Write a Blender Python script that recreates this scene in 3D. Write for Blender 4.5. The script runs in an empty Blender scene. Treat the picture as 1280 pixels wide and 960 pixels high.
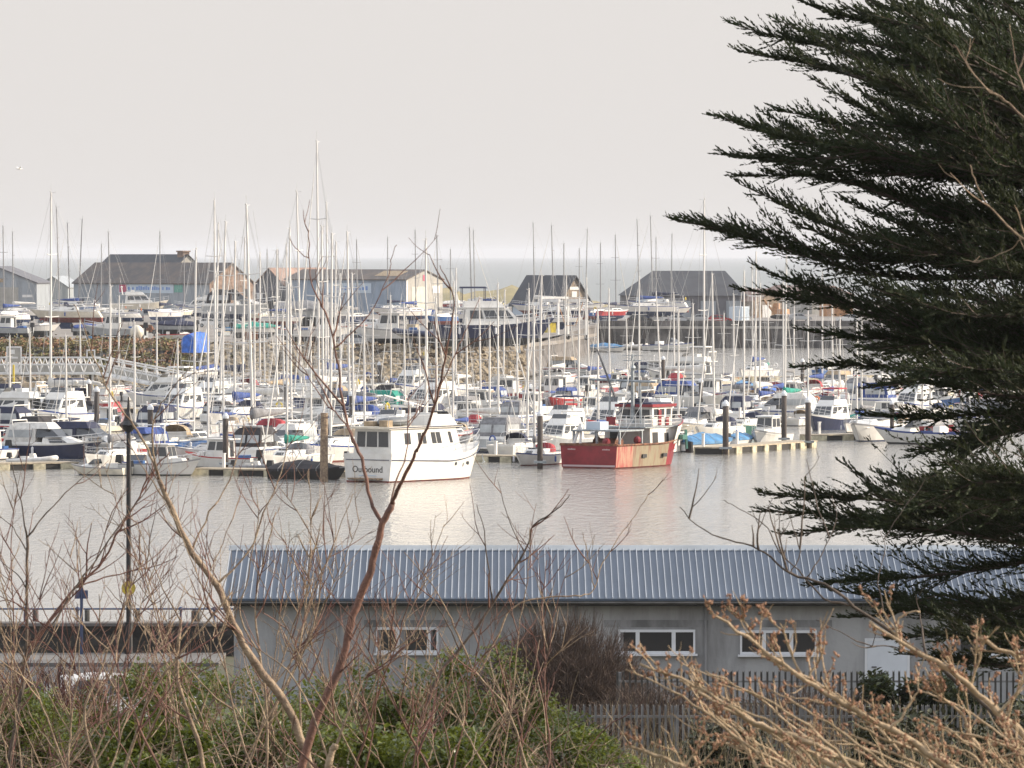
import bpy, math, random
from mathutils import Vector, Matrix
R = math.radians
random.seed(11)
rnd = random.uniform
SC = bpy.context.scene
COL = SC.collection
# ------------------------------------------------------------------ camera model (photo pixels 1280 x 960)
H, F, HZ = 15.5, 8000.0, 318.5
TH = math.atan((480 - HZ) / F)
CT, ST = math.cos(TH), math.sin(TH)

def ray(px, py):
    u, v = (px - 640) / F, (480 - py) / F
    return Vector((u, v * ST + CT, v * CT - ST))

def W(px, py, D):
    d = ray(px, py)
    return Vector((0, 0, H)) + d * (D / d.y)

def G(px, py, z=0.0):
    d = ray(px, py)
    return Vector((0, 0, H)) + d * ((z - H) / d.z)

def PX(p):
    x, y, z = p[0], p[1], p[2] - H
    dep = y * CT - z * ST
    return 640 + F * x / dep, 480 - F * (y * ST + z * CT) / dep

# ------------------------------------------------------------------ mesh builder
class MB:
    def __init__(s):
        s.v, s.f, s.m = [], [], []
    def add(s, vs, fs, mi=0):
        o = len(s.v)
        s.v.extend([tuple(p) for p in vs])
        s.f.extend([tuple(i + o for i in f) for f in fs])
        if isinstance(mi, int):
            s.m.extend([mi] * len(fs))
        else:
            s.m.extend(mi)
    def hexa(s, p, mi=0):
        s.add(p, [(0, 3, 2, 1), (4, 5, 6, 7), (0, 1, 5, 4), (1, 2, 6, 5), (2, 3, 7, 6), (3, 0, 4, 7)], mi)
    def box(s, x0, x1, y0, y1, z0, z1, mi=0):
        s.hexa([(x0, y0, z0), (x1, y0, z0), (x1, y1, z0), (x0, y1, z0), (x0, y0, z1), (x1, y0, z1), (x1, y1, z1), (x0, y1, z1)], mi)
    def block(s, x0, x1, w0, w1, z0, z1, rb=0., rf=0., tp=.1, mi=0):
        """raked cabin block: x0 aft, x1 fore; widths w0 (aft) w1 (fore); the ends lean in by rb, rf at the top; sides taper by tp"""
        a, b = w0 / 2, w1 / 2
        p = [(x0, -a, z0), (x1, -b, z0), (x1, b, z0), (x0, a, z0),
             (x0 + rb, -a + tp, z1), (x1 - rf, -b + tp, z1), (x1 - rf, b - tp, z1), (x0 + rb, a - tp, z1)]
        s.hexa(p, mi)
        return p
    def tube(s, pts, rad, n=6, mi=0, cap=True):
        pts = [Vector(p) for p in pts]
        if not isinstance(rad, (list, tuple)):
            rad = [rad] * len(pts)
        rings, u = [], None
        for i, p in enumerate(pts):
            t = (pts[min(i + 1, len(pts) - 1)] - pts[max(i - 1, 0)])
            if t.length < 1e-9: t = Vector((0, 0, 1))
            t.normalize()
            if u is None:
                u = t.cross(Vector((0, 0, 1)) if abs(t.z) < .9 else Vector((1, 0, 0)))
            else:
                u = u - t * u.dot(t)
            if u.length < 1e-6: u = t.orthogonal()
            u.normalize()
            w = t.cross(u)
            rings.append([p + (u * math.cos(2 * math.pi * k / n) + w * math.sin(2 * math.pi * k / n)) * rad[i] for k in range(n)])
        s.loft(rings, True, cap, cap, mi)
    def loft(s, rings, closed=True, c0=False, c1=False, mi=0):
        n = len(rings[0])
        vs = [p for r in rings for p in r]
        fs, ms = [], []
        for i in range(len(rings) - 1):
            for k in range(n if closed else n - 1):
                k2 = (k + 1) % n
                fs.append((i * n + k, i * n + k2, (i + 1) * n + k2, (i + 1) * n + k))
                ms.append(mi if isinstance(mi, int) else mi[k])
        m0 = mi if isinstance(mi, int) else mi[0]
        if c0: fs.append(tuple(range(n - 1, -1, -1))); ms.append(m0)
        if c1: fs.append(tuple((len(rings) - 1) * n + k for k in range(n))); ms.append(m0)
        s.add(vs, fs, ms)
    def win(s, q, u0, u1, v0, v1, t=.02, mi=0):
        """a thin pane set proud of the quad q = (bl, br, tr, tl)"""
        q = [Vector(p) for p in q]
        nrm = (q[1] - q[0]).cross(q[3] - q[0]).normalized()
        def P(u, v):
            return q[0] * (1 - u) * (1 - v) + q[1] * u * (1 - v) + q[2] * u * v + q[3] * (1 - u) * v
        a = [P(u0, v0), P(u1, v0), P(u1, v1), P(u0, v1)]
        s.hexa([p - nrm * .01 for p in a] + [p + nrm * t for p in a], mi)
    def ball(s, c, r, mi=0, n=8, m=5, sc=(1, 1, 1)):
        rings = []
        for i in range(m + 1):
            a = math.pi * i / m - math.pi / 2
            rr = max(math.cos(a), .02) * r
            rings.append([(c[0] + rr * math.cos(2 * math.pi * k / n) * sc[0], c[1] + rr * math.sin(2 * math.pi * k / n) * sc[1], c[2] + r * math.sin(a) * sc[2]) for k in range(n)])
        s.loft(rings, True, True, True, mi)
    def build(s, name, mats, parent=None, smooth=False, loc=None):
        me = bpy.data.meshes.new(name)
        me.from_pydata(s.v, [], s.f)
        if not isinstance(mats, (list, tuple)): mats = [mats]
        for m in mats: me.materials.append(m)
        me.polygons.foreach_set('material_index', s.m)
        if smooth: me.polygons.foreach_set('use_smooth', [True] * len(me.polygons))
        me.update()
        o = bpy.data.objects.new(name, me)
        COL.objects.link(o)
        if parent: reg(o, parent)
        if loc is not None: o.location = loc
        return o

def tag(o, label=None, cat=None, group=None, kind=None):
    if label: o['label'] = label
    if cat: o['category'] = cat
    if group: o['group'] = group
    if kind: o['kind'] = kind
    return o

def thing(name, label=None, cat=None, loc=(0, 0, 0), rz=0., group=None):
    o = bpy.data.objects.new(name, None)
    COL.objects.link(o)
    o.location = loc
    o.rotation_euler = (0, 0, rz)
    return tag(o, label, cat, group)

CH = {}
def reg(o, parent):
    o.parent = parent
    CH.setdefault(parent.name, []).append(o)
def kids(o):
    return CH.get(o.name, [])
def rm(o):
    CH[o.parent.name].remove(o)
    bpy.data.objects.remove(o)

def copy_tree(o, parent=None, fresh=None):
    c = o.copy()
    COL.objects.link(c)
    if parent: reg(c, parent)
    for ch in list(kids(o)): copy_tree(ch, c)
    return c

def kid(o, name):
    for c in kids(o):
        if c.name.split('.')[0] == name: return c
    return None

def paint(o, slot, m):
    sl = o.material_slots[slot]
    sl.link = 'OBJECT'
    sl.material = m

def text_mesh(body, size, name, mat, parent, M, depth=.01):
    cu = bpy.data.curves.new(name, 'FONT')
    cu.body, cu.size, cu.extrude, cu.align_x, cu.align_y = body, size, depth, 'CENTER', 'CENTER'
    t = bpy.data.objects.new(name + '_curve', cu)
    COL.objects.link(t)
    dg = bpy.context.evaluated_depsgraph_get()
    me = bpy.data.meshes.new_from_object(t.evaluated_get(dg))
    me.transform(M)
    me.materials.clear(); me.materials.append(mat)
    bpy.data.objects.remove(t)
    o = bpy.data.objects.new(name, me)
    COL.objects.link(o)
    reg(o, parent)
    return o

# ------------------------------------------------------------------ materials
MATS = {}
def mat(name, rgb, rough=.6, var=.12, scale=3., metal=0., spec=.5, bump=0., bscale=None, rgb2=None, coat=0., streak=None, lo=.38, hi=.62, trans=0.):
    m = bpy.data.materials.new(name)
    m.use_nodes = True
    nt = m.node_tree
    b = nt.nodes['Principled BSDF']
    b.inputs['Roughness'].default_value = rough
    b.inputs['Metallic'].default_value = metal
    b.inputs['Specular IOR Level'].default_value = spec
    b.inputs['Base Color'].default_value = (*rgb, 1)
    if coat: b.inputs['Coat Weight'].default_value = coat
    if var or bump or rgb2:
        tc = nt.nodes.new('ShaderNodeTexCoord')
        mp = nt.nodes.new('ShaderNodeMapping')
        nt.links.new(tc.outputs['Object'], mp.inputs['Vector'])
        if streak: mp.inputs['Scale'].default_value = streak
        nz = nt.nodes.new('ShaderNodeTexNoise')
        nz.inputs['Scale'].default_value = scale
        nz.inputs['Detail'].default_value = 6
        nz.inputs['Roughness'].default_value = .62
        nt.links.new(mp.outputs[0], nz.inputs['Vector'])
        rp = nt.nodes.new('ShaderNodeValToRGB')
        d = rgb2 or tuple(c * (1 - var * 2) for c in rgb)
        l = rgb if rgb2 else tuple(min(c * (1 + var), .9) for c in rgb)
        rp.color_ramp.elements[0].position, rp.color_ramp.elements[1].position = lo, hi
        rp.color_ramp.elements[0].color, rp.color_ramp.elements[1].color = (*d, 1), (*l, 1)
        nt.links.new(nz.outputs['Fac'], rp.inputs[0])
        nt.links.new(rp.outputs[0], b.inputs['Base Color'])
        if bump:
            n2 = nt.nodes.new('ShaderNodeTexNoise')
            n2.inputs['Scale'].default_value = bscale or scale * 3
            n2.inputs['Detail'].default_value = 5
            nt.links.new(tc.outputs['Object'], n2.inputs['Vector'])
            bp = nt.nodes.new('ShaderNodeBump')
            bp.inputs['Strength'].default_value = bump
            bp.inputs['Distance'].default_value = .1
            nt.links.new(n2.outputs['Fac'], bp.inputs['Height'])
            nt.links.new(bp.outputs[0], b.inputs['Normal'])
    MATS[name] = m
    return m

mat('gel_white', (.74, .73, .70), .32, .08, 1.3, rgb2=(.62, .60, .55), lo=.25, hi=.6)
mat('gel_cream', (.70, .65, .54), .38, .08, 1.3)
mat('gel_grey', (.40, .42, .43), .4, .1, 1.3)
mat('gel_navy', (.022, .03, .075), .3, .1, 1.3)
mat('gel_blue', (.05, .13, .33), .3, .1, 1.3)
mat('gel_red', (.36, .035, .04), .35, .1, 1.3)
mat('gel_green', (.05, .16, .13), .35, .1, 1.3)
mat('gel_black', (.025, .023, .022), .35, .1, 1.3)
mat('deck_white', (.66, .64, .60), .55, .1, 2.)
mat('deck_teak', (.33, .24, .16), .7, .15, 4.)
mat('antifoul_blue', (.03, .05, .12), .7, .2, 2.)
mat('antifoul_red', (.20, .05, .04), .7, .2, 2.)
mat('antifoul_dark', (.035, .035, .035), .7, .2, 2.)
mat('stripe_blue', (.03, .06, .22), .4, 0)
mat('stripe_red', (.40, .04, .04), .4, 0)
mat('stripe_grey', (.30, .30, .31), .4, 0)
mat('boat_glass', (.03, .034, .04), .12, 0, spec=.8)
mat('alloy', (.66, .645, .62), .42, .05, .6, metal=.15)
mat('alloy_grey', (.26, .26, .265), .5, .05, .6)  # mast alloy toned down: backlight against the bright sky is in the colour
mat('alloy_dark', (.10, .10, .11), .45, .05, .6)
mat('wire', (.42, .42, .42), .5, 0)
mat('steel_tube', (.62, .62, .62), .3, 0, metal=.6)
mat('canvas_blue', (.035, .07, .24), .85, .15, 3.)
mat('canvas_navy', (.02, .025, .06), .85, .15, 3.)
mat('canvas_white', (.66, .64, .60), .85, .1, 3.)
mat('canvas_grey', (.20, .20, .21), .85, .15, 3.)
mat('canvas_red', (.34, .04, .05), .85, .15, 3.)
mat('canvas_green', (.02, .25, .19), .85, .15, 3.)
mat('canvas_tan', (.38, .29, .19), .85, .15, 3.)
mat('canvas_black', (.025, .022, .025), .8, .15, 3.)
mat('tarp_bright', (.03, .14, .55), .6, .15, 1.5, bump=.3)
mat('tarp_mid', (.07, .22, .42), .55, .15, 1.5, bump=.3)
mat('outboard_black', (.02, .02, .022), .35, 0)
mat('fender_white', (.68, .68, .70), .5, 0)
mat('fender_blue', (.05, .1, .3), .5, 0)
mat('rib_grey', (.16, .17, .18), .6, .1, 3.)
mat('pile_steel', (.085, .065, .055), .8, .3, 2., streak=(1, 1, .25), rgb2=(.05, .042, .038))
mat('pile_cap', (.68, .70, .72), .5, 0)
mat('pontoon_deck', (.40, .34, .25), .85, .15, 2.)
mat('pontoon_float', (.52, .47, .33), .8, .2, 2.)
mat('pontoon_dark', (.03, .028, .025), .9, 0)
mat('lattice_white', (.76, .75, .73), .5, .08, 1.)
mat('paint_red', (.24, .016, .024), .38, .12, 1.2, bump=.15, bscale=.9)
mat('paint_red_worn', (.34, .05, .045), .55, .2, 1.2, streak=(4, 4, .35), rgb2=(.38, .22, .15), lo=.42, hi=.55)
mat('paint_cream_worn', (.25, .21, .135), .65, .2, 1.2, streak=(3, 3, .4), rgb2=(.20, .095, .06), lo=.32, hi=.52)
mat('paint_white_worn', (.70, .68, .64), .5, .1, 1.5, streak=(2, 2, .5), rgb2=(.52, .44, .36), lo=.25, hi=.5)
mat('galv', (.30, .33, .35), .5, .15, 3., metal=.4)
mat('rust', (.20, .085, .045), .85, .3, 3.)
mat('text_black', (.012, .012, .014), .5, 0)
mat('text_pale', (.55, .42, .42), .5, 0)
mat('orange', (.42, .22, .10), .6, .15, 2.)
mat('yellow', (.55, .42, .04), .6, .15, 2.)
mat('rubber', (.015, .015, .015), .85, 0)
mat('car_white', (.70, .70, .69), .25, 0, coat=.5)
mat('car_silver', (.36, .37, .38), .3, 0, metal=.5, coat=.5)
mat('car_black', (.02, .02, .022), .25, 0, coat=.5)
mat('car_blue', (.03, .07, .2), .25, 0, coat=.5)
mat('car_red', (.3, .025, .025), .25, 0, coat=.5)
mat('cladding_grey', (.30, .33, .36), .6, .08, .6, streak=(1, 1, .3))
mat('cladding_blue', (.28, .34, .42), .6, .08, .6, streak=(1, 1, .3))
mat('cladding_dark', (.115, .115, .13), .6, .12, .5)
mat('gable_pale', (.37, .355, .32), .6, .08, .6)
mat('roller_door', (.62, .58, .47), .6, .05, .6)
mat('roof_slate', (.055, .06, .07), .7, .2, .5, rgb2=(.04, .042, .05))
mat('roof_brown', (.15, .12, .10), .8, .2, .4, rgb2=(.09, .085, .085))
mat('roof_pink', (.30, .20, .16), .8, .15, .4)
mat('brick', (.25, .175, .135), .85, .25, .8)
mat('stone_brown', (.26, .20, .145), .85, .25, .8)
mat('white_paint', (.72, .71, .69), .5, .06, 1.)
mat('sign_blue', (.16, .27, .55), .5, 0)
mat('sign_red', (.45, .08, .14), .5, 0)
mat('sign_green', (.12, .33, .27), .5, 0)
mat('sign_pale', (.50, .58, .66), .5, 0)
mat('stonework', (.13, .12, .115), .9, .35, .25, bump=.4, bscale=.8)
mat('quay_cap', (.36, .34, .31), .85, .15, .3)
mat('hardstanding', (.26, .235, .21), .9, .2, .06, rgb2=(.17, .155, .14))
mat('rock', (.31, .255, .175), .9, .3, .35, rgb2=(.15, .125, .095), bump=.5, bscale=2.)
mat('rock_base', (.045, .04, .033), .95, .3, .4)
mat('weed_rock', (.06, .06, .05), .9, .3, .4)
mat('dune', (.30, .25, .13), .95, .25, .05, rgb2=(.19, .17, .09))
mat('asphalt', (.06, .06, .062), .9, .15, .4)
mat('pavement', (.15, .145, .14), .9, .15, .4)
mat('seawall', (.045, .041, .037), .9, .35, .5, streak=(.4, 1, 2.5), bump=.4, bscale=3.)
mat('soil', (.085, .07, .045), .95, .3, .8, rgb2=(.06, .065, .03))
mat('rail_blue', (.05, .07, .14), .5, 0)
mat('lamp_black', (.014, .014, .016), .5, 0)
mat('steel_dark', (.06, .058, .055), .6, .2, 2.)
mat('palisade', (.20, .20, .205), .6, .2, 2., metal=.2)
mat('bark_pale', (.34, .255, .17), .85, .3, 6., rgb2=(.17, .115, .08), bump=.4, bscale=30.)
mat('bark_red', (.18, .085, .058), .75, .25, 6., rgb2=(.10, .052, .04), bump=.2, bscale=30.)
mat('bark_dark', (.10, .075, .058), .85, .25, 6., bump=.2, bscale=30.)
mat('twig_red', (.13, .052, .042), .75, .2, 6.)
mat('twig_tan', (.46, .34, .22), .8, .25, 6., rgb2=(.30, .22, .13), bump=.3, bscale=40.)
mat('bud_rust', (.34, .19, .11), .7, .3, 12., rgb2=(.21, .10, .055))
mat('bush_dull', (.075, .08, .032), .6, .3, 2.5, rgb2=(.035, .036, .018))
mat('thicket_twig', (.115, .08, .062), .85, .25, 3.)
mat('cypress_bark', (.07, .052, .042), .9, .2, 3.)
mat('cypress_leaf', (.030, .044, .020), .75, .25, 1.6, rgb2=(.020, .022, .012), spec=.25)
mat('laurel_leaf', (.15, .175, .032), .28, .3, 2.5, rgb2=(.055, .075, .016), spec=.6)
mat('scrub_leaf', (.21, .17, .075), .9, .3, .25, rgb2=(.12, .12, .045))
mat('scrub_rust', (.30, .165, .10), .9, .3, .25, rgb2=(.19, .11, .065))
mat('earth', (.24, .185, .125), .95, .3, .4)
mat('life_orange', (.62, .16, .04), .5, 0)
mat('dry_grass', (.30, .24, .14), .9, .3, 2.)
mat('render_grey', (.36, .365, .375), .85, .12, .7, bump=.12, bscale=6., rgb2=(.19, .19, .195), streak=(1.8, 1, .35), lo=.3, hi=.58)
mat('render_band', (.22, .222, .23), .85, .2, 1.1, streak=(1.5, 1, .5))
mat('roof_metal', (.085, .112, .155), .5, .1, .7, metal=.2, streak=(3, .3, 1), rgb2=(.062, .085, .12))
mat('roof_rib_lit', (.40, .43, .47), .4, .05, 1., metal=.2)  # roof sheet in a paler tone: sunlight on the ribs, put into the colour
mat('fascia_dark', (.03, .03, .034), .7, 0)
mat('upvc', (.68, .70, .74), .35, .04, 1.)
mat('window_dark', (.035, .036, .04), .1, 0, spec=.7)
mat('door_white', (.62, .66, .72), .45, .04, 1.)
mat('leaf_white', (.6, .6, .6), .5, 0)
M = MATS
def translucent(m, rgb, f):
    """leaves let some light through"""
    nt = m.node_tree; o = nt.nodes['Material Output']; b = nt.nodes['Principled BSDF']
    t = nt.nodes.new('ShaderNodeBsdfTranslucent'); t.inputs['Color'].default_value = (*rgb, 1)
    x = nt.nodes.new('ShaderNodeMixShader'); x.inputs[0].default_value = f
    nt.links.new(b.outputs[0], x.inputs[1]); nt.links.new(t.outputs[0], x.inputs[2]); nt.links.new(x.outputs[0], o.inputs['Surface'])
translucent(M['laurel_leaf'], (.20, .24, .03), .26)
translucent(M['cypress_leaf'], (.07, .085, .025), .15)

# two materials that need more nodes: water and wood of the sea
def water_mat(name, deep, s1, s2, strength, rough):
    m = bpy.data.materials.new(name); m.use_nodes = True
    nt = m.node_tree; b = nt.nodes['Principled BSDF']
    b.inputs['Base Color'].default_value = (*deep, 1)
    b.inputs['Roughness'].default_value = rough
    b.inputs['IOR'].default_value = 1.33
    tc = nt.nodes.new('ShaderNodeTexCoord')
    hs = []
    for sc_, st, det in ((s1, (1, .3, 1), 3), (s2, (.8, .35, 1), 3)):
        mp = nt.nodes.new('ShaderNodeMapping'); mp.inputs['Scale'].default_value = st
        mp.inputs['Rotation'].default_value = (0, 0, R(12))
        nz = nt.nodes.new('ShaderNodeTexNoise'); nz.inputs['Scale'].default_value = sc_
        nz.inputs['Detail'].default_value = det; nz.inputs['Roughness'].default_value = .6
        nt.links.new(tc.outputs['Object'], mp.inputs['Vector']); nt.links.new(mp.outputs[0], nz.inputs['Vector'])
        hs.append(nz)
    ad = nt.nodes.new('ShaderNodeMath'); ad.operation = 'MULTIPLY_ADD'
    ad.inputs[1].default_value = .5
    nt.links.new(hs[1].outputs['Fac'], ad.inputs[0]); nt.links.new(hs[0].outputs['Fac'], ad.inputs[2])
    bp = nt.nodes.new('ShaderNodeBump'); bp.inputs['Distance'].default_value = 1.0
    gu = nt.nodes.new('ShaderNodeTexNoise'); gu.inputs['Scale'].default_value = .024; gu.inputs['Detail'].default_value = 3
    mg = nt.nodes.new('ShaderNodeMapping'); mg.inputs['Scale'].default_value = (1, .45, 1)
    nt.links.new(tc.outputs['Object'], mg.inputs['Vector']); nt.links.new(mg.outputs[0], gu.inputs['Vector'])
    mr = nt.nodes.new('ShaderNodeMapRange'); mr.inputs['From Min'].default_value = .35; mr.inputs['From Max'].default_value = .65
    mr.inputs['To Min'].default_value = strength * .22; mr.inputs['To Max'].default_value = strength
    nt.links.new(gu.outputs['Fac'], mr.inputs['Value']); nt.links.new(mr.outputs[0], bp.inputs['Strength'])
    nt.links.new(ad.outputs[0], bp.inputs['Height']); nt.links.new(bp.outputs[0], b.inputs['Normal'])
    return m
# ------------------------------------------------------------------ camera, light, sky, air
cam = bpy.data.cameras.new('camera'); cam_o = bpy.data.objects.new('camera', cam); COL.objects.link(cam_o)
cam_o.location = (0, 0, H); cam_o.rotation_euler = (R(90) - TH, 0, 0)
cam.sensor_width = 36; cam.lens = F / 1280 * 36
cam.clip_start = .5; cam.clip_end = 80000
cam.dof.use_dof = True; cam.dof.focus_distance = 480; cam.dof.aperture_fstop = 26
SC.camera = cam_o

SAZ, SEL = R(82), R(21)
sd = Vector((math.sin(SAZ) * math.cos(SEL), math.cos(SAZ) * math.cos(SEL), math.sin(SEL)))
sl = bpy.data.lights.new('sun', 'SUN'); sl.energy = 5.0; sl.angle = R(.6); sl.color = (1, .87, .71)
so = bpy.data.objects.new('sun', sl); COL.objects.link(so)
so.rotation_euler = (-sd).to_track_quat('-Z', 'Y').to_euler()
so.location = (200, 40, 120)

wd = bpy.data.worlds.new('World'); SC.world = wd; wd.use_nodes = True
nt = wd.node_tree
sk = nt.nodes.new('ShaderNodeTexSky'); sk.sky_type = 'NISHITA'; sk.sun_disc = False
sk.sun_elevation = SEL; sk.sun_rotation = SAZ; sk.dust_density = 4; sk.air_density = 1.2; sk.ozone_density = 1
mx = nt.nodes.new('ShaderNodeMix'); mx.data_type = 'RGBA'
vm = nt.nodes.new('ShaderNodeMix'); vm.data_type = 'RGBA'
vm.inputs['A'].default_value = (6.5, 6.21, 6.02, 1); vm.inputs['B'].default_value = (13.5, 14.0, 15.2, 1)
g_ = nt.nodes.new('ShaderNodeTexCoord'); sx = nt.nodes.new('ShaderNodeSeparateXYZ'); mr_ = nt.nodes.new('ShaderNodeMapRange')
nt.links.new(g_.outputs['Generated'], sx.inputs[0]); nt.links.new(sx.outputs['Z'], mr_.inputs['Value'])
mr_.inputs['From Min'].default_value = .05; mr_.inputs['From Max'].default_value = .6; mr_.inputs['To Min'].default_value = .93; mr_.inputs['To Max'].default_value = .6
m2_ = nt.nodes.new('ShaderNodeMapRange'); nt.links.new(sx.outputs['Z'], m2_.inputs['Value']); m2_.inputs['From Min'].default_value = .10; m2_.inputs['From Max'].default_value = .75
nt.links.new(m2_.outputs[0], vm.inputs['Factor'])
nt.links.new(mr_.outputs[0], mx.inputs['Factor'])      # the haze bank is thickest near the horizon
nt.links.new(vm.outputs['Result'], mx.inputs['B'])      # the pale, even veil of high haze over the blue
nt.links.new(sk.outputs[0], mx.inputs['A'])
bg = nt.nodes['Background']; bg.inputs['Strength'].default_value = .092
nt.links.new(mx.outputs['Result'], bg.inputs['Color'])

SC.view_settings.view_transform = 'Standard'; SC.view_settings.look = 'None'
SC.view_settings.exposure = .47; SC.view_settings.gamma = 1
SC.view_settings.use_curve_mapping = False
SC.render.engine = 'CYCLES'
cy = SC.cycles
cy.max_bounces = 6; cy.diffuse_bounces = 2; cy.glossy_bounces = 2; cy.transmission_bounces = 2; cy.volume_bounces = 0
cy.use_denoising = True
cy.sample_clamp_indirect = 6

hm = bpy.data.materials.new('haze_air'); hm.use_nodes = True
nt = hm.node_tree; nt.nodes.remove(nt.nodes['Principled BSDF'])
pv = nt.nodes.new('ShaderNodeVolumePrincipled')
pv.inputs['Color'].default_value = (.88, .92, 1., 1); pv.inputs['Density'].default_value = .00005
pv.inputs['Anisotropy'].default_value = .1
nt.links.new(pv.outputs[0], nt.nodes['Material Output'].inputs['Volume'])
hb = MB(); hb.box(-16000, 16000, -300, 33000, -4, 45)
tag(hb.build('haze', hm), 'thin pale sea haze over the harbour', 'haze', kind='stuff')

# ------------------------------------------------------------------ water
def sheet(name, x0, x1, y0, y1, z, m, kind='structure'):
    b = MB(); b.add([(x0, y0, z), (x1, y0, z), (x1, y1, z), (x0, y1, z)], [(0, 1, 2, 3)])
    return tag(b.build(name, m), kind=kind)
wm = water_mat('harbour_water', (.30, .285, .255), 1.2, 3.4, .5, .09)
sm = water_mat('sea_water', (.16, .18, .175), .12, .6, .3, .3)
tag(sheet('harbour_water', -200, 260, 100, 1090, 0, wm), 'silvery rippled harbour water', 'water')
tag(sheet('sea', -15000, 15000, 1090, 32000, -.2, sm), 'pale grey sea reaching the horizon', 'sea')
b = MB(); b.add([(-15000, -280, -3), (15000, -280, -3), (15000, 32500, -3), (-15000, 32500, -3)], [(0, 1, 2, 3)])
tag(b.build('seabed', M['soil']), 'muddy seabed', 'seabed', kind='structure')

# ------------------------------------------------------------------ near ground, road, sea wall
def gz(y):
    return 3.0 if y >= 160 else 3.0 + (160 - y) * .065
b = MB()
xs = [-60 + 6 * i for i in range(24)]; ys = [-6, 10, 25, 40, 60, 80, 100, 120, 132, 140, 148, 156, 160, 166, 172, 178, 184, 190, 199]
b.loft([[(x, y, gz(y) + (rnd(-.12, .12) if y < 156 else 0)) for x in xs] for y in ys], False)
tag(b.build('ground', M['soil'], smooth=True), 'rough sloping ground below the viewpoint', 'ground', kind='structure')
tag(sheet('road', -60, -8.9, 172, 194, 3.006, M['asphalt']), 'narrow quayside road', 'road')
b = MB(); b.box(-60, -8.9, 194, 199, 2.9, 3.12)
tag(b.build('pavement', M['pavement']), 'pale footway below the sea wall', 'pavement', kind='structure')
b = MB(); b.box(-60, -8.5, 199, 199.8, -2, 3.94); b.box(-8.5, 80, 199, 199.8, -2, 3.0)
b.box(-60, -8.45, 198.93, 199.87, 3.943, 4.04, 1)
tag(b.build('sea_wall', [M['seawall'], M['stonework']]), 'dark stone sea wall below the blue railing', 'wall')
# railing on the wall
t = thing('railing', 'thin blue railing running along the top of the dark sea wall', 'railing', (-35, 199.4, 4.04))
b = MB(); b.tube([(-25, 0, .42), (26.4, 0, .42)], .028, 5); b.build('top_rail', M['rail_blue'], t)
for px in (-60, 31, 97, 160, 226, 268):
    b = MB(); x = W(px, 770, 199.4).x + 35
    b.tube([(x, 0, 0), (x, 0, .42)], .04, 6); b.ball((x, 0, .42), .075); b.build('rail_post', M['rail_blue'], t)
WP = ['dark mooring post rising behind the sea wall nearest the picture edge', 'dark mooring post behind the sea wall just beside the small blue sign post',
      'dark mooring post behind the sea wall close to the black lamp post', 'thick mooring post behind the sea wall next to the long grey building']
for i, (px, py, r) in enumerate(((44, 763, .085), (109, 763, .085), (172, 764, .09), (245, 764, .15))):
    p = W(px, py, 202); b = MB(); b.tube([(0, 0, -6), (0, 0, 0)], r, 8); b.tube([(0, 0, 0), (0, 0, .06)], [r * 1.1, r * .5], 8)
    tag(b.build('mooring_post', M['steel_dark'], loc=p), WP[i], 'post', 'mooring posts behind the sea wall')
# sign post
p = W(102, 790, 198.2); t = thing('sign_post', 'slim grey blue post with two small square plates near its top', 'sign post', (p.x, p.y, 3.12))
zt = W(102, 733, 198.2).z - 3.12
b = MB(); b.tube([(0, 0, 0), (0, 0, zt)], .05, 7); b.build('pole', M['rail_blue'], t)
for s in (-1, 1):
    b = MB(); b.box(s * .05, s * .20, -.04, .02, zt - .38, zt - .12); b.build('plate', M['rail_blue'], t)
# lamp post
p = W(161, 785, 198.4); t = thing('lamp_post', 'tall black lamp post with pointed finial and conical hood by the sea wall', 'lamp post', (p.x, p.y, 3.12))
zz = lambda py: W(161, py, 198.4).z - 3.12
b = MB(); b.tube([(0, 0, 0), (0, 0, .9)], [.13, .12], 10); b.tube([(0, 0, .9), (0, 0, .98)], [.14, .14], 10)
b.tube([(0, 0, .98), (0, 0, zz(540))], [.085, .07], 10); b.build('pole', M['lamp_black'], t)
b = MB(); b.tube([(0, 0, zz(540)), (0, 0, zz(533)), (0, 0, zz(531))], [.09, .27, .30], 12)
b.tube([(0, 0, zz(531)), (0, 0, zz(526)), (0, 0, zz(514)), (0, 0, zz(496))], [.30, .17, .06, .02], 12); b.build('hood', M['lamp_black'], t)
b = MB(); b.tube([(0, 0, zz(537)), (0, 0, zz(533.5))], [.10, .13], 10); b.build('lamp_glass', M['boat_glass'], t)
b = MB(); b.tube([(0, -.12, zz(742)), (0, .12, zz(742))], .02, 6); b.tube([(0, -.10, zz(735)), (0, -.125, zz(735))], .22, 14); b.build('warning_disc', M['yellow'], t)

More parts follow.
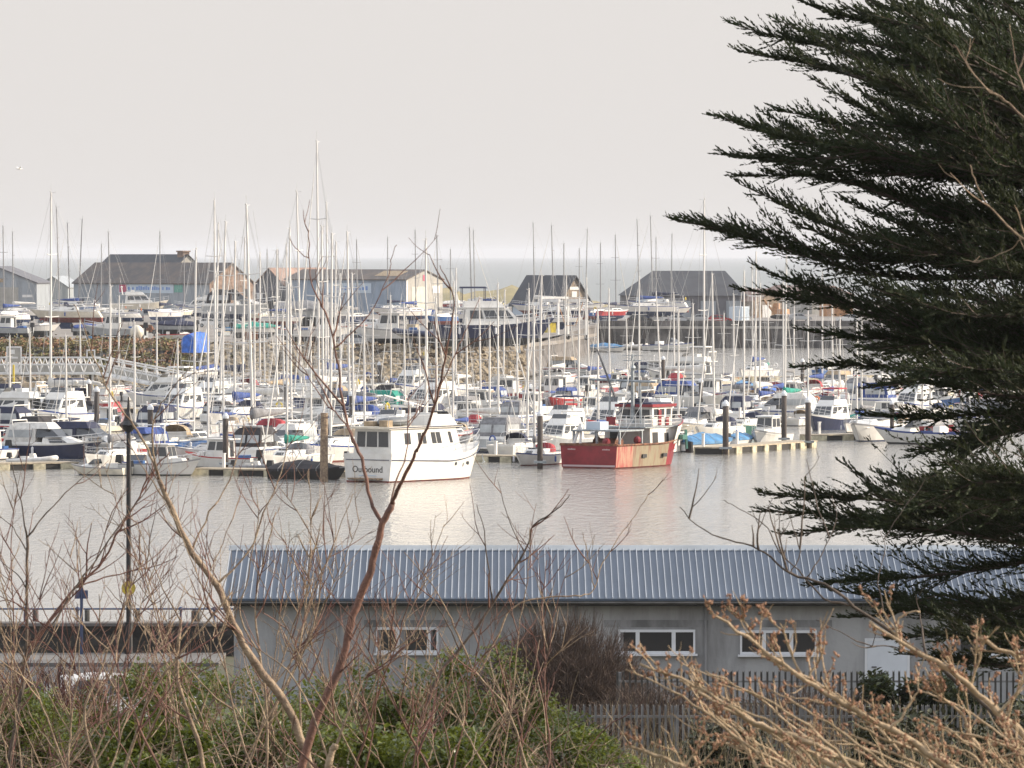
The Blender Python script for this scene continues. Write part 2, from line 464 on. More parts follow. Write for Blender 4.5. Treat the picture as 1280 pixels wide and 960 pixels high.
# ------------------------------------------------------------------ long building with metal roof
De, Dr = 178.0, 183.0
xl = W(278, 750, De).x; xr = 24.0
ze = W(640, 751, De).z; zr = W(640, 688, Dr).z
t = thing('quayside_building', 'long low grey rendered building under a blue grey ribbed metal roof', 'building', (0, De, 3.0))
L0 = lambda z: z - 3.0
b = MB()
y0 = .45; y1 = 2 * (Dr - De) - .45
hw = L0(ze) - .05
hs_ = hw + (zr - ze) / (Dr - De) * (Dr - De - y0)
b.add([(xl + .3, y0, -.3), (xl + .3, y1, -.3), (xl + .3, y1, hw), (xl + .3, (y0 + y1) / 2, L0(zr) - .12), (xl + .3, y0, hw)], [(0, 4, 3, 2, 1)])
b.box(xl + .3, xr, y0, y1, -.3, hw)
b.build('wall', M['render_grey'], t)
b = MB(); sy = Dr - De
sl_ = (zr - ze) / sy
b.hexa([(xl, 0, L0(ze)), (xr + .4, 0, L0(ze)), (xr + .4, sy, L0(zr)), (xl, sy, L0(zr)), (xl, 0, L0(ze) + .06), (xr + .4, 0, L0(ze) + .06), (xr + .4, sy, L0(zr) + .06), (xl, sy, L0(zr) + .06)], 0)
b.hexa([(xl, sy, L0(zr)), (xr + .4, sy, L0(zr)), (xr + .4, 2 * sy, L0(ze)), (xl, 2 * sy, L0(ze)), (xl, sy, L0(zr) + .06), (xr + .4, sy, L0(zr) + .06), (xr + .4, 2 * sy, L0(ze) + .06), (xl, 2 * sy, L0(ze) + .06)], 0)
x = xl + .02
while x < xr + .4:
    w_ = .0125 + rnd(-.001, .001); h_ = .04
    b.hexa([(x - w_, -.015, L0(ze) + .058), (x + w_, -.015, L0(ze) + .058), (x + w_, sy - .08, L0(zr) + .055), (x - w_, sy - .08, L0(zr) + .055),
            (x - w_ * .6, -.015, L0(ze) + .06 + h_), (x + w_ * .6, -.015, L0(ze) + .06 + h_), (x + w_ * .6, sy - .08, L0(zr) + .055 + h_), (x - w_ * .6, sy - .08, L0(zr) + .055 + h_)], 1)
    x += .187
b.build('roof', [M['roof_metal'], M['roof_rib_lit']], t)
b = MB()
zc = L0(zr) + .10
b.hexa([(xl - .03, sy - .28, zc - .09), (xr + .45, sy - .28, zc - .09), (xr + .45, sy + .28, zc - .09), (xl - .03, sy + .28, zc - .09),
        (xl - .03, sy - .06, zc + .05), (xr + .45, sy - .06, zc + .05), (xr + .45, sy + .06, zc + .05), (xl - .03, sy + .06, zc + .05)])
b.build('ridge_cap', M['cladding_grey'], t)
b = MB(); b.box(xl, xr + .4, .02, .10, L0(ze) - .15, L0(ze) - .004); b.box(xl, xr + .4, .105, y0 + .02, L0(ze) - .10, L0(ze) - .06)
b.build('fascia', M['fascia_dark'], t)  # near-black colour paints the shadow line under the eave
b = MB(); b.tube([(xl, -.03, L0(ze) - .06), (xr, -.03, L0(ze) - .06)], .045, 6); b.build('gutter', M['steel_dark'], t)
def at_wall(px, py):
    p = W(px, py, De + y0); return p.x, p.z - 3.0
def window(px0, px1, py0, py1, splits, m_sill=True):
    xa, za = at_wall(px0, py1); xb, zb = at_wall(px1, py0)
    b = MB(); e = .07; yf = y0 - .03
    xs_ = [xa] + [at_wall(s, 800)[0] for s in splits] + [xb]
    b.box(xa, xb, yf - .03, yf + .05, za, za + e); b.box(xa, xb, yf - .03, yf + .05, zb - e, zb)
    for i in range(len(xs_) - 1):
        b.box(xs_[i], xs_[i] + e * .8, yf - .025, yf + .05, za + e, zb - e); b.box(xs_[i + 1] - e * .8, xs_[i + 1], yf - .025, yf + .05, za + e, zb - e)
    f = b.build('window', M['upvc'], t)
    g = MB()
    for i in range(len(xs_) - 1):
        g.box(xs_[i] + e * .8, xs_[i + 1] - e * .8, yf + .005, yf + .02, za + e, zb - e)
    g.build('pane', M['window_dark'], f)
    s_ = MB(); s_.box(xa - .06, xb + .06, yf - .10, yf + .03, za - .06, za - .003); s_.build('sill', M['upvc'], f)
    for i in range(len(xs_) - 1):
        if rnd(0, 1) < .8:
            w = xs_[i + 1] - xs_[i]; u = rnd(.2, .5)
            c = MB(); c.box(xs_[i] + e, xs_[i] + e + w * u * .5, yf + .0, yf + .004, za + e, zb - e); c.build('curtain', M['canvas_grey'], f)
window(470, 548, 784, 816, (497, 536)); window(773, 869, 787, 817, (797, 842)); window(925, 1021, 788, 818, (955, 989))
window(1190, 1275, 790, 820, (1225, 1250))
for a, c in ((455, 560), (755, 885), (905, 1040)):
    b = MB()
    xa, za = at_wall(a, 784); xb, zb = at_wall(c, 775); b.box(xa, xb, y0 - .012, y0 + .02, za, zb); b.build('lintel_band', M['render_band'], t)
for px in (422, 882, 720):
    xa, za = at_wall(px, 850); b = MB(); b.tube([(xa, y0 - .06, -.1), (xa, y0 - .06, L0(ze) - .08), (xa, y0 - .2, L0(ze) - .05)], .04, 7); b.build('downpipe', M['render_band'], t)
xa, za = at_wall(1084, 860); xb, zb = at_wall(1134, 801)
b = MB(); b.box(xa, xb, y0 - .03, y0 + .02, -.05, zb); d = b.build('door', M['door_white'], t)
b = MB(); b.box(xa - .07, xa - .002, y0 - .04, y0 + .02, -.05, zb + .07); b.box(xb + .002, xb + .07, y0 - .04, y0 + .02, -.05, zb + .07); b.box(xa - .002, xb + .002, y0 - .04, y0 + .02, zb + .003, zb + .07); b.build('door_frame', M['upvc'], d)
b = MB(); b.tube([(xa + .12, y0 - .08, 1.0), (xa + .26, y0 - .08, 1.0)], .02, 6); b.build('handle', M['steel_dark'], d)
xa, za = at_wall(953, 766); b = MB(); b.box(xa - .12, xa + .12, y0 - .14, y0, za - .05, za + .04); b.build('wall_light', M['steel_dark'], t)

# ------------------------------------------------------------------ palisade fences
def palisade(D, px0, px1, pyt, z0, lab, pitch):
    xa, xb = W(px0, 800, D).x, W(px1, 800, D).x
    zt = W(640, pyt, D).z
    t = thing('palisade_fence', lab, 'fence', ((xa + xb) / 2, D, z0), group='palisade fences')
    h = zt - z0; hwid = (xb - xa) / 2; b = MB()
    x = -hwid
    while x < hwid:
        w = .027; j = rnd(-.012, .012); l = rnd(-.01, .01)
        b.add([(x - w, 0, .06), (x, .018, .06), (x + w, 0, .06), (x - w + l, 0, h - .10 + j), (x + l, .018, h - .10 + j), (x + w + l, 0, h - .10 + j), (x - w * .9 + l, 0, h + j), (x + l, .02, h - .05 + j), (x + w * .9 + l, 0, h + j)],
              [(0, 1, 4, 3), (1, 2, 5, 4), (3, 4, 7, 6), (4, 5, 8, 7)])
        x += pitch
    b.build('pales', M['palisade' if D < 150 else 'steel_dark'], t)
    for z in (.35, h - .28):
        b = MB(); b.box(-hwid, hwid, .03, .075, z - .025, z + .025); b.build('rail', M['palisade'], t)
    x = -hwid + .05
    while x < hwid:
        b = MB(); b.box(x - .05, x + .05, .08, .16, -.3, h - .05); b.build('post', M['palisade'], t)
        x += 2.75
palisade(140, 686, 1330, 880, gz(140), 'grey steel palisade fence in front of the brown thicket', .128)
palisade(160, 772, 1330, 838, 3.0, 'darker palisade fence standing close below the building windows', .15)
# ------------------------------------------------------------------ far shore
def fr(px):
    P = [(-300, 742), (540, 742), (600, 750), (650, 790), (700, 900), (748, 1064), (1600, 1064)]
    for (a, b), (c, d) in zip(P, P[1:]):
        if a <= px <= c: return b + (d - b) * (px - a) / (c - a)
    return 742
def zl(D):
    if D <= 742: return 4.8
    if D <= 800: return 4.8 - .2 * (D - 742) / 58
    if D <= 1100: return 4.6 - 1.2 * (D - 800) / 300
    return 3.4
def L(px, py):
    z = 4.
    for _ in range(8):
        p = G(px, py, z); z = zl(p.y)
    return p
def fanx(px, D): return (px - 640) * D / F
cols = list(range(-200, 1501, 25))
b = MB()
b.loft([[(fanx(c, fr(c) + (1620 - fr(c)) * t ** 1.4), fr(c) + (1620 - fr(c)) * t ** 1.4, zl(fr(c) + (1620 - fr(c)) * t ** 1.4) + (rnd(-.05, .05) if 0 < t else 0)) for c in cols] for t in [i / 24 for i in range(25)]], False)
b.loft([[(fanx(c, 1620), 1620, 3.4) for c in cols], [(fanx(c, 1700), 1700, -1.2) for c in cols]], False)
tag(b.build('hardstanding', M['hardstanding'], smooth=True), 'gravel boatyard ground behind the rocks', 'ground', kind='structure')
b = MB()
rc = [c for c in range(-200, 660, 12)] + [655]
b.loft([[(fanx(c, fr(c) - 24 + 24 * t), fr(c) - 24 + 24 * t, -1.4 + 6.2 * t + (rnd(-.3, .3) if 0 < t < 1 else 0)) for c in rc] for t in (0, .15, .3, .45, .6, .75, .9, 1)], False)
tag(b.build('revetment_bank', M['rock_base']), 'dark bank under the boulders', 'bank', kind='structure')
# boulders: nobody could count them
ICO = []
t_ = (1 + 5 ** .5) / 2
for a in (-1, 1):
    for c in (-t_, t_):
        ICO += [(a, c, 0), (0, a, c), (c, 0, a)]
import bmesh
bm = bmesh.new(); bmesh.ops.create_icosphere(bm, subdivisions=1, radius=1)
IV = [v.co.copy() for v in bm.verts]; IF = [tuple(v.index for v in f.verts) for f in bm.faces]; bm.free()
b = MB()
for i in range(5200):
    px = rnd(-60, 655); t = random.random() ** .9
    if px < 250 and t > .52: continue
    D = fr(px) - 24 + 25 * t
    r = rnd(.25, .62)
    c = Vector((fanx(px, D), D, -1.4 + 6.2 * min(t, 1) + r * .25))
    s = Vector((rnd(.8, 1.5), rnd(.7, 1.2), rnd(.55, .95))) * r
    q = Matrix.Rotation(rnd(0, 6.3), 3, 'Z') @ Matrix.Rotation(rnd(-.6, .6), 3, 'X')
    b.add([c + q @ Vector((v.x * s.x * rnd(.75, 1.2), v.y * s.y * rnd(.75, 1.2), v.z * s.z * rnd(.75, 1.2))) for v in IV], IF, 1 if t < rnd(.08, .3) else 0)
tag(b.build('boulders', [M['rock'], M['weed_rock']]), 'tumbled tan boulders of the sloping sea defence', 'rocks', kind='stuff')
# slipway side wall and harbour quay
b = MB()
wc = [650 + 7 * i for i in range(15)]
b.loft([[(fanx(c, fr(c)), fr(c), z) for c in wc] for z in (-2, 4.0)], False)
b.loft([[(fanx(c, fr(c) - 3), fr(c) - 3, 4.4 - (c - 650) * .02) for c in wc], [(fanx(c, fr(c) + .5), fr(c) + .5, 4.5 - (c - 650) * .02) for c in wc]], False, mi=1)
b.loft([[(fanx(c, fr(c) - 3), fr(c) - 3, 4.4 - (c - 650) * .02) for c in wc], [(fanx(c, fr(c) - 3), fr(c) - 3, 4.0 - (c - 650) * .02) for c in wc]], False, mi=1)
b.loft([[(fanx(c, fr(c) - 14), fr(c) - 14, .4 - (c - 650) * .006) for c in wc], [(fanx(c, fr(c) - 3), fr(c) - 3, 2.4 - (c - 650) * .01) for c in wc]], False, mi=0)
tag(b.build('slipway', [M['stonework'], M['hardstanding']]), 'dark sloping slipway beside the rocks', 'slipway', kind='structure')
b = MB()
xa, xb = fanx(748, 1064), fanx(1500, 1064)
b.box(xa, xb, 1064, 1066, -2, 3.2); b.box(xa, xb, 1063.8, 1066.2, 3.2, 3.55, 1); b.box(xa, xb, 1068, 1068.5, 3.4, 4.5, 0)
x = xa + 2
while x < xb:
    b.box(x, x + .35, 1063.55, 1063.98, -2, 3.1, 2); x += rnd(4.5, 6)
tag(b.build('harbour_wall', [M['stonework'], M['quay_cap'], M['pile_steel']]), 'long dark stone quay wall with a pale capping across the water', 'quay wall')
# dunes
b = MB()
dc = list(range(-200, 770, 15))
def dh(c, t):
    e = math.sin(math.pi * min(max(t, 0), 1))
    a = 4.6 if c > 470 else 3.4
    if c > 690: a *= max(0, (765 - c) / 75)
    return 3.2 + e * a * (.85 + .15 * math.sin(c * .061) + .12 * math.sin(c * .17)) + rnd(-.25, .25) * e
b.loft([[(fanx(c, 1460 + 130 * t), 1460 + 130 * t, dh(c, t)) for c in dc] for t in [i / 8 for i in range(9)]], False)
tag(b.build('dunes', M['dune'], smooth=True), 'low grassy dunes behind the boatyard', 'dunes', kind='structure')
# scrub on the bank behind the walkway
b = MB()
for i in range(620):
    px = rnd(-30, 247); D = rnd(730, 768)
    r = rnd(.4, 1.05); c0 = Vector((fanx(px, D), D, (4.8 - (742 - D) * .26 if D < 742 else zl(D)) + rnd(-.1, .15))); mi = 1 if rnd(0, 1) < .42 else 0
    for k in range(80):
        d = Vector((random.gauss(0, .5), random.gauss(0, .5), abs(random.gauss(0, .45)))) * r
        p = c0 + Vector((d.x * 1.5, d.y * 1.3, d.z * .8)); q = Matrix.Rotation(rnd(0, 6.3), 3, 'Z') @ Matrix.Rotation(rnd(0, 2), 3, 'X')
        s = rnd(.10, .2)
        b.add([p + q @ Vector(v) * s for v in ((-1, -.6, 0), (1, -.5, .2), (.8, .7, 0), (-.7, .6, -.2))], [(0, 1, 2, 3)], mi)
for i in range(420):
    px = rnd(238, 600); D = rnd(737, 770); r = rnd(.25, .6); c0 = Vector((fanx(px, D), D, (4.8 - (742 - D) * .26 if D < 742 else zl(D)) + rnd(-.1, .15))); mi = random.choice((2, 2, 2, 0))
    for k in range(26):
        p = c0 + Vector((random.gauss(0, .9) * r, random.gauss(0, .7) * r, abs(random.gauss(0, .3)) * r)); q = Matrix.Rotation(rnd(0, 6.3), 3, 'Z') @ Matrix.Rotation(rnd(0, 1.2), 3, 'X'); s = rnd(.12, .24)
        b.add([p + q @ Vector(v) * s for v in ((-1, -.6, 0), (1, -.5, .2), (.8, .7, 0), (-.7, .6, -.2))], [(0, 1, 2, 3)], mi)
tag(b.build('scrub', [M['scrub_leaf'], M['scrub_rust'], M['earth']]), 'rusty and olive scrub on the bank above the rocks', 'scrub', kind='stuff')

# ------------------------------------------------------------------ sheds
def shed(name, lab, px, py, D, a, Wd, Ln, eh, rh, mw, mg, mr, z=3.4, ov=.3, sides=True):
    p = G(px, py, z) if D is None else Vector((fanx(px, D), D, z))
    t = thing(name, lab, 'building', (p.x, p.y, z), R(a))
    b = MB()
    b.add([(0, 0, -.4), (Wd, 0, -.4), (Wd, 0, eh), (Wd / 2, 0, rh), (0, 0, eh)], [(0, 1, 2, 3, 4)], 1)
    b.add([(0, Ln, -.4), (Wd, Ln, -.4), (Wd, Ln, eh), (Wd / 2, Ln, rh), (0, Ln, eh)], [(4, 3, 2, 1, 0)], 1)
    b.add([(0, Ln, -.4), (0, 0, -.4), (0, 0, eh), (0, Ln, eh)], [(0, 1, 2, 3)], 0)
    b.add([(Wd, 0, -.4), (Wd, Ln, -.4), (Wd, Ln, eh), (Wd, 0, eh)], [(0, 1, 2, 3)], 0)
    b.build('wall', [mw, mg], t)
    r = MB(); sl = (rh - eh) / (Wd / 2)
    for s in (0, 1):
        f = (lambda x: x) if s == 0 else (lambda x: Wd - x)
        pts = [(f(-ov), -ov, eh - ov * sl + .03), (f(-ov), Ln + ov, eh - ov * sl + .03), (f(Wd / 2), Ln + ov, rh + .03), (f(Wd / 2), -ov, rh + .03)]
        r.hexa(pts + [(x, y, zz_ + .2) for x, y, zz_ in pts])
    r.build('roof', mr, t)
    return t
def quad_on(t, name, m, face, u0, u1, v0, v1, proud=.05, par=None):
    """a panel on the gable (face 'g': u along x) or the long side (face 's': u along y) of a shed"""
    b = MB()
    if face == 'g': b.box(u0, u1, -proud, .01, v0, v1)
    else: b.box(-proud, .01, u0, u1, v0, v1)
    return b.build(name, m, par or t)
# gable shed in the middle
t = shed('boat_shed', 'grey boat shed with a pale gable and tall roller door', 508, 393, None, 50, 11.3, 33, 7.0, 8.9, M['cladding_blue'], M['gable_pale'], M['roof_brown'])  # gable pale for sun, wall blue for shade: light put into the colours
d = quad_on(t, 'roller_door', M['roller_door'], 'g', 1.7, 6.3, 0, 5.6)
quad_on(t, 'door_disc', M['steel_dark'], 'g', 2.6, 3.4, .9, 1.7, .08, d)
quad_on(t, 'oval_sign', M['sign_red'], 'g', 5.1, 5.9, 6.8, 8.0, .06)
quad_on(t, 'white_sign', M['white_paint'], 'g', 8.0, 10.4, 4.3, 5.8, .06)
quad_on(t, 'corner_trim', M['white_paint'], 'g', -.02, .35, 0, 6.9, .04)
sg = quad_on(t, 'long_sign', M['sign_pale'], 's', 9.5, 22, 4.3, 6.3, .06)
for k in range(11):
    quad_on(t, 'sign_letter', M['sign_blue'], 's', 10.4 + k * .95, 10.95 + k * .95, 4.9, 5.7 - (k % 3) * .2, .09, sg)
b = MB(); sl = (8.9 - 7.0) / 5.65
b.hexa([(1.6, 3.5, 7.0 + 1.6 * sl + .24), (1.6, 10, 7.0 + 1.6 * sl + .24), (4.6, 10, 7.0 + 4.6 * sl + .24), (4.6, 3.5, 7.0 + 4.6 * sl + .24)] + [(1.6, 3.5, 7.0 + 1.6 * sl + .29), (1.6, 10, 7.0 + 1.6 * sl + .29), (4.6, 10, 7.0 + 4.6 * sl + .29), (4.6, 3.5, 7.0 + 4.6 * sl + .29)])
b.build('rooflight', M['canvas_tan'], t)
# brick gabled shed with the blue banner
t = shed('banner_shed', 'brown roofed brick shed carrying a long blue banner', 262, 385, 1290, 47, 12.5, 40, 6.3, 10.3, M['cladding_grey'], M['brick'], M['roof_brown'])
ban = quad_on(t, 'banner', M['sign_pale'], 's', 10.5, 26.5, 4.3, 6.2, .06)
quad_on(t, 'emblem', M['sign_red'], 's', 24.2, 26.3, 4.45, 6.05, .09, ban)
quad_on(t, 'green_panel', M['sign_green'], 's', 7.8, 10.2, 4.5, 6.0, .07, ban)
k = 11.4
while k < 23.3:
    w = rnd(.3, .55)
    quad_on(t, 'banner_letter', M['sign_blue'], 's', k, k + w, 4.95, 4.95 + rnd(.5, .85), .09, ban); k += w + (.16 if rnd(0, 1) < .85 else .7)
for u in (2.5, 6.2, 9.6):
    quad_on(t, 'gable_window', M['boat_glass'], 'g', u, u + 1.1, 3.6, 5.2)
# slate roofed house behind
t = shed('slate_roof_house', 'tall slate roofed building with a chimney on its ridge', 203, 385, 1390, 35, 13, 32, 6.6, 12.0, M['cladding_grey'], M['gable_pale'], M['roof_slate'])
b = MB(); b.box(5.7, 7.3, .6, 3.0, 11.2, 12.7); b.box(5.5, 7.5, .4, 3.2, 12.7, 13.0); ch = b.build('chimney', M['brick'], kid(t, 'roof'))
for u in (3, 9): quad_on(t, 'gable_window', M['boat_glass'], 'g', u, u + 1.4, 5.5, 7.5)
# pale shed at the frame edge
t = shed('grey_shed', 'light grey shed with a wide panel door at the far end of the yard', -55, 394, None, -4, 16.3, 20, 6.4, 9.6, M['cladding_grey'], M['cladding_grey'], M['cladding_dark'])
quad_on(t, 'panel_door', M['gable_pale'], 'g', 7.0, 12.6, 0, 5.6); quad_on(t, 'white_sign', M['white_paint'], 'g', 13.4, 15.4, 3.6, 4.1)
quad_on(t, 'yellow_sign', M['canvas_tan'], 'g', 7.4, 9.6, 6.6, 7.4)
shed('small_grey_shed', 'small hazy grey gable shed beyond the dark masted yacht', 46, 378, 1480, -10, 7.4, 14, 4.6, 7.0, M['cladding_grey'], M['cladding_grey'], M['cladding_grey'])
t = shed('pink_roof_shed', 'low shed with a faded pink roof and dark end wall', 316, 380, 1330, -38, 9, 18, 5.4, 9.2, M['gable_pale'], M['cladding_dark'], M['roof_pink'])  # shade on the end wall painted as dark cladding, sunny walls pale
quad_on(t, 'gable_window', M['white_paint'], 'g', 1.2, 2.6, 3.0, 4.2)
b = MB(); b.box(9.0, 9.08, 2, 14, 2.2, 3.2); b.build('window_strip', M['white_paint'], t)
t = shed('steep_slate_house', 'steep slate roofed brown stone house among parked cars', 698, 397, 1240, 42, 8.6, 13.5, 2.6, 7.9, M['cladding_dark'], M['stone_brown'], M['roof_slate'], ov=.5)
for u, v in ((1.2, .8), (5.4, .8), (3.5, 3.9)): quad_on(t, 'gable_window', M['white_paint'], 'g', u, u + 1.3, v, v + 1.1)
quad_on(t, 'name_board', M['white_paint'], 'g', 3.0, 5.4, 5.3, 5.9); quad_on(t, 'wall_panel', M['sign_pale'], 's', 10.4, 13.2, .4, 2.3)
# large hipped shed on the quay
p = G(793, 397, 3.4); D7 = p.y; s7 = D7 / F
t = thing('hipped_roof_shed', 'large dark hipped roof shed standing on the far quay', 'building', (p.x, p.y, 3.4), R(9))
wl = 141 * s7; dp = 16; eh, rh = 4.3, 9.0
b = MB(); b.box(0, wl, 0, dp, -.3, eh); b.build('wall', M['cladding_dark'], t)
b = MB(); b.add([(-.4, -.4, eh - .1), (wl + .4, -.4, eh - .1), (wl + .4, dp + .4, eh - .1), (-.4, dp + .4, eh - .1), (5.0, dp / 2, rh), (wl - 2.4, dp / 2, rh)], [(0, 1, 5, 4), (1, 2, 5), (2, 3, 4, 5), (3, 0, 4), (3, 2, 1, 0)])
b.build('roof', M['roof_slate'], t)
b = MB(); b.box(.3, 5, -.06, .01, 1.4, eh - .2); b.build('glazed_bay', M['sign_pale'], t)
b = MB(); b.box(wl - .01, wl + .06, 1, dp - 1, .1, eh - .3); b.build('sunlit_end', M['stone_brown'], t)  # sunlit brown of the end wall, laid on as a coloured panel
for u in (8, 13, 18): b = MB(); b.box(u, u + 3, -.06, .01, 0, 3.2); b.build('cargo_door', M['cladding_grey'], t)
t = shed('tan_store', 'low tan store building at the sunny end of the hipped shed', 942, 397, None, 30, 6.5, 9, 3.2, 5.4, M['stone_brown'], M['stone_brown'], M['roof_pink'])
quad_on(t, 'store_door', M['white_paint'], 'g', 2, 4, 0, 2.4)
shed('low_pale_shed', 'long low pale roofed shed half hidden by the cypress', 1015, 392, 1300, 20, 9, 30, 3.8, 5.6, M['gable_pale'], M['gable_pale'], M['roof_pink'])
def container(px, py, rz, m, lab, l=6.1):
    p = L(px, py); t = thing('shipping_container', lab, 'container', (p.x, p.y, p.z), R(rz))
    b = MB(); b.box(-l / 2, l / 2, -1.2, 1.2, .1, 2.6)
    for k in range(int(l / .3)):
        x = -l / 2 + .15 + k * .3
        for s in (-1, 1): b.box(x - .07, x + .07, s * 1.2 - .03, s * 1.2 + .03, .25, 2.45)
    b.build('body', m, t)
    b = MB()
    for s in (-1, 1): b.box(l / 2, l / 2 + .04, s * .6 - .56, s * .6 + .56, .2, 2.5); b.tube([(l / 2 + .06, s * .25, .2), (l / 2 + .06, s * .25, 2.5)], .03, 5)
    b.build('door', m, t)
container(924, 401, 75, M['sign_pale'], 'pale blue shipping container at the corner of the hipped shed')
container(1045, 396, 10, M['orange'], 'orange tan skip container beyond the quay under the cypress branches')
container(422, 404, 4, M['cladding_blue'], 'pale blue shipping container in the yard before the boat shed', 5)

# ------------------------------------------------------------------ shore furniture: walkway, gates, signs, markers
def truss(name, lab, A, B, h, w, nb):
    A, B = Vector(A), Vector(B); d = B - A; ln = d.length
    t = thing(name, lab, 'walkway', A, math.atan2(d.y, d.x)); t.rotation_euler[1] = -math.asin(d.z / ln)
    b = MB(); b.box(0, ln, -w / 2, w / 2, -.06, .06); b.build('deck', M['lattice_white'], t)
    for s in (-1, 1):
        b = MB(); y = s * w / 2
        for z in (-.1, h * .55, h): b.box(0, ln, y - .06, y + .06, z - .075, z + .075)
        for i in range(nb):
            x0, x1 = ln * i / nb, ln * (i + 1) / nb; xm = (x0 + x1) / 2
            b.tube([(x0, y, -.08), (xm, y, h)], .075, 4); b.tube([(xm, y, h), (x1, y, -.08)], .075, 4)
        b.build('side_truss', M['lattice_white'], t)
    b = MB(); b.box(0, ln, w / 2 - .2, w / 2 - .16, -.1, h * .52); b.build('side_panel', M['gable_pale'], t)
    return t
P0, P1 = W(-70, 466, 712), W(122, 466, 706); P2 = W(338, 507, 676)
t = truss('fixed_walkway', 'level white lattice walkway crossing in front of the rocks', P0, P1, 1.7, 1.5, 14)
for px in (111, 117):
    b = MB(); x = (W(px, 470, 706) - P0).length; b.tube([(x, .5 if px == 111 else -.4, -.1), (x, .5 if px == 111 else -.4, -6)], .32 if px == 111 else .14, 9); b.build('support_leg', M['pile_steel'] if px == 111 else M['white_paint'], t)
truss('sloping_gangway', 'white lattice gangway sloping down to the pontoons', P1 + Vector((.3, -.2, 0)), P2, 1.7, 1.5, 15)
def gate(px0, px1, py0, py1, D, lab, board):
    a, c = W(px0, py1, D), W(px1, py0, D); w = c.x - a.x; h = c.z - a.z
    t = thing('walkway_gate', lab, 'gate', a)
    b = MB()
    b.box(0, .14, -.07, .07, 0, h); b.box(w - .14, w, -.07, .07, 0, h); b.box(.14, w - .14, -.07, .07, h - .14, h); b.build('frame', M['lattice_white'], t)
    if board:
        b = MB(); b.box(.14, w - .14, -.03, .03, h * .42, h - .14); b.build('board', M['gable_pale'], t)
        b = MB(); b.box(w * .28, w * .55, -.06, -.03, h * .72, h * .88); b.box(w * .28, w * .75, -.06, -.03, h * .55, h * .62); b.build('notice', M['white_paint'], t)
        b = MB(); b.box(w * .25, w * .8, -.05, .03, h * .02, h * .4); b.build('gate_leaf', M['lattice_white'], t)
gate(8, 27, 433, 467, 704, 'white framed gate with a pale board on the level walkway', True)
gate(108, 119, 437, 448, 702, 'small square white frame above the walkway bend', False)
p = W(181, 462, 741); t = thing('orange_board', 'orange notice board on the grassy bank above the gangway', 'board', p)
b = MB(); b.box(-.55, .55, -.03, .03, .9, 1.7); b.build('panel', M['orange'], t)
for s in (-.4, .4): b = MB(); b.box(s - .04, s + .04, .03, .09, -.3, 1.7); b.build('post', M['lattice_white'], t)
p = W(163, 452, 741); t = thing('lifebuoy_stand', 'red lifebuoy housing on the grassy bank beside the orange board', 'lifebuoy', p)
b = MB(); b.tube([(0, 0, -.4), (0, 0, .6)], .05, 6); b.build('post', M['lattice_white'], t)
b = MB(); b.tube([(0, 0, .5), (0, 0, .6), (0, 0, 1.5), (0, 0, 1.7)], [.12, .28, .28, .1], 10); b.build('housing', M['paint_red'], t)
for px, y0_, y1_, D, lab in ((17, 457, 492, 700, 'yellow marker post in the water below the walkway gate'), (530, 441, 470, 738, 'yellow marker post on the rocks below the boat shed')):
    a = W(px, y1_, D); c = W(px, y0_, D); b = MB(); b.tube([(0, 0, -1), (0, 0, c.z - a.z)], .12, 8); b.tube([(0, 0, c.z - a.z), (0, 0, c.z - a.z + .12)], [.15, .05], 8)
    tag(b.build('marker_post', M['yellow'], loc=a), lab, 'post', 'yellow marker posts')
p = L(542, 398); t = thing('blue_drum', 'tall blue drum standing against the pale shed gable', 'drum', (p.x, p.y, p.z))
b = MB(); b.tube([(0, 0, 0), (0, 0, 1.6)], .42, 12); b.build('barrel', M['tarp_bright'], t); b = MB(); b.tube([(0, 0, 1.6), (0, 0, 1.7)], [.45, .40], 12); b.build('lid', M['gel_navy'], t)
# boat hoist at the slip
p = G(700, 446, 4.0); p = Vector((fanx(704, 915), 915, 3.4)); t = thing('boat_hoist', 'white lattice boat hoist beside the slipway', 'hoist', p, R(25))
for sx in (-2.2, 2.2):
    for sy_ in (-3, 3):
        b = MB(); b.box(sx - .14, sx + .14, sy_ - .14, sy_ + .14, .3, 5.4); lg = b.build('leg', M['lattice_white'], t)
        w = MB(); w.tube([(sx - .12, sy_, .32), (sx + .12, sy_, .32)], .4, 10); w.build('wheel', M['rubber'], lg)
    b = MB(); b.box(sx - .16, sx + .16, -3.4, 3.4, 5.4, 5.8); b.build('beam', M['lattice_white'], t)
    b = MB()
    for k in range(4): b.tube([(sx, -3 + 1.5 * k, 2.6 if k % 2 else 5.4), (sx, -1.5 + 1.5 * k, 5.4 if k % 2 else 2.6)], .06, 5)
    b.build('brace', M['lattice_white'], t)
b = MB(); b.box(-2.2, 2.2, 2.85, 3.15, 5.8, 6.1); b.build('cross_beam', M['lattice_white'], t)
b = MB(); b.box(-2.9, -1.6, -1, 1, 1.0, 2.4); b.build('engine_box', M['yellow'], t)
b = MB(); b.tube([(-2.0, -2.4, 5.4), (-.8, -2.4, 2.0), (.8, -2.4, 2.0), (2.0, -2.4, 5.4)], .06, 5); b.build('sling', M['orange'], t)
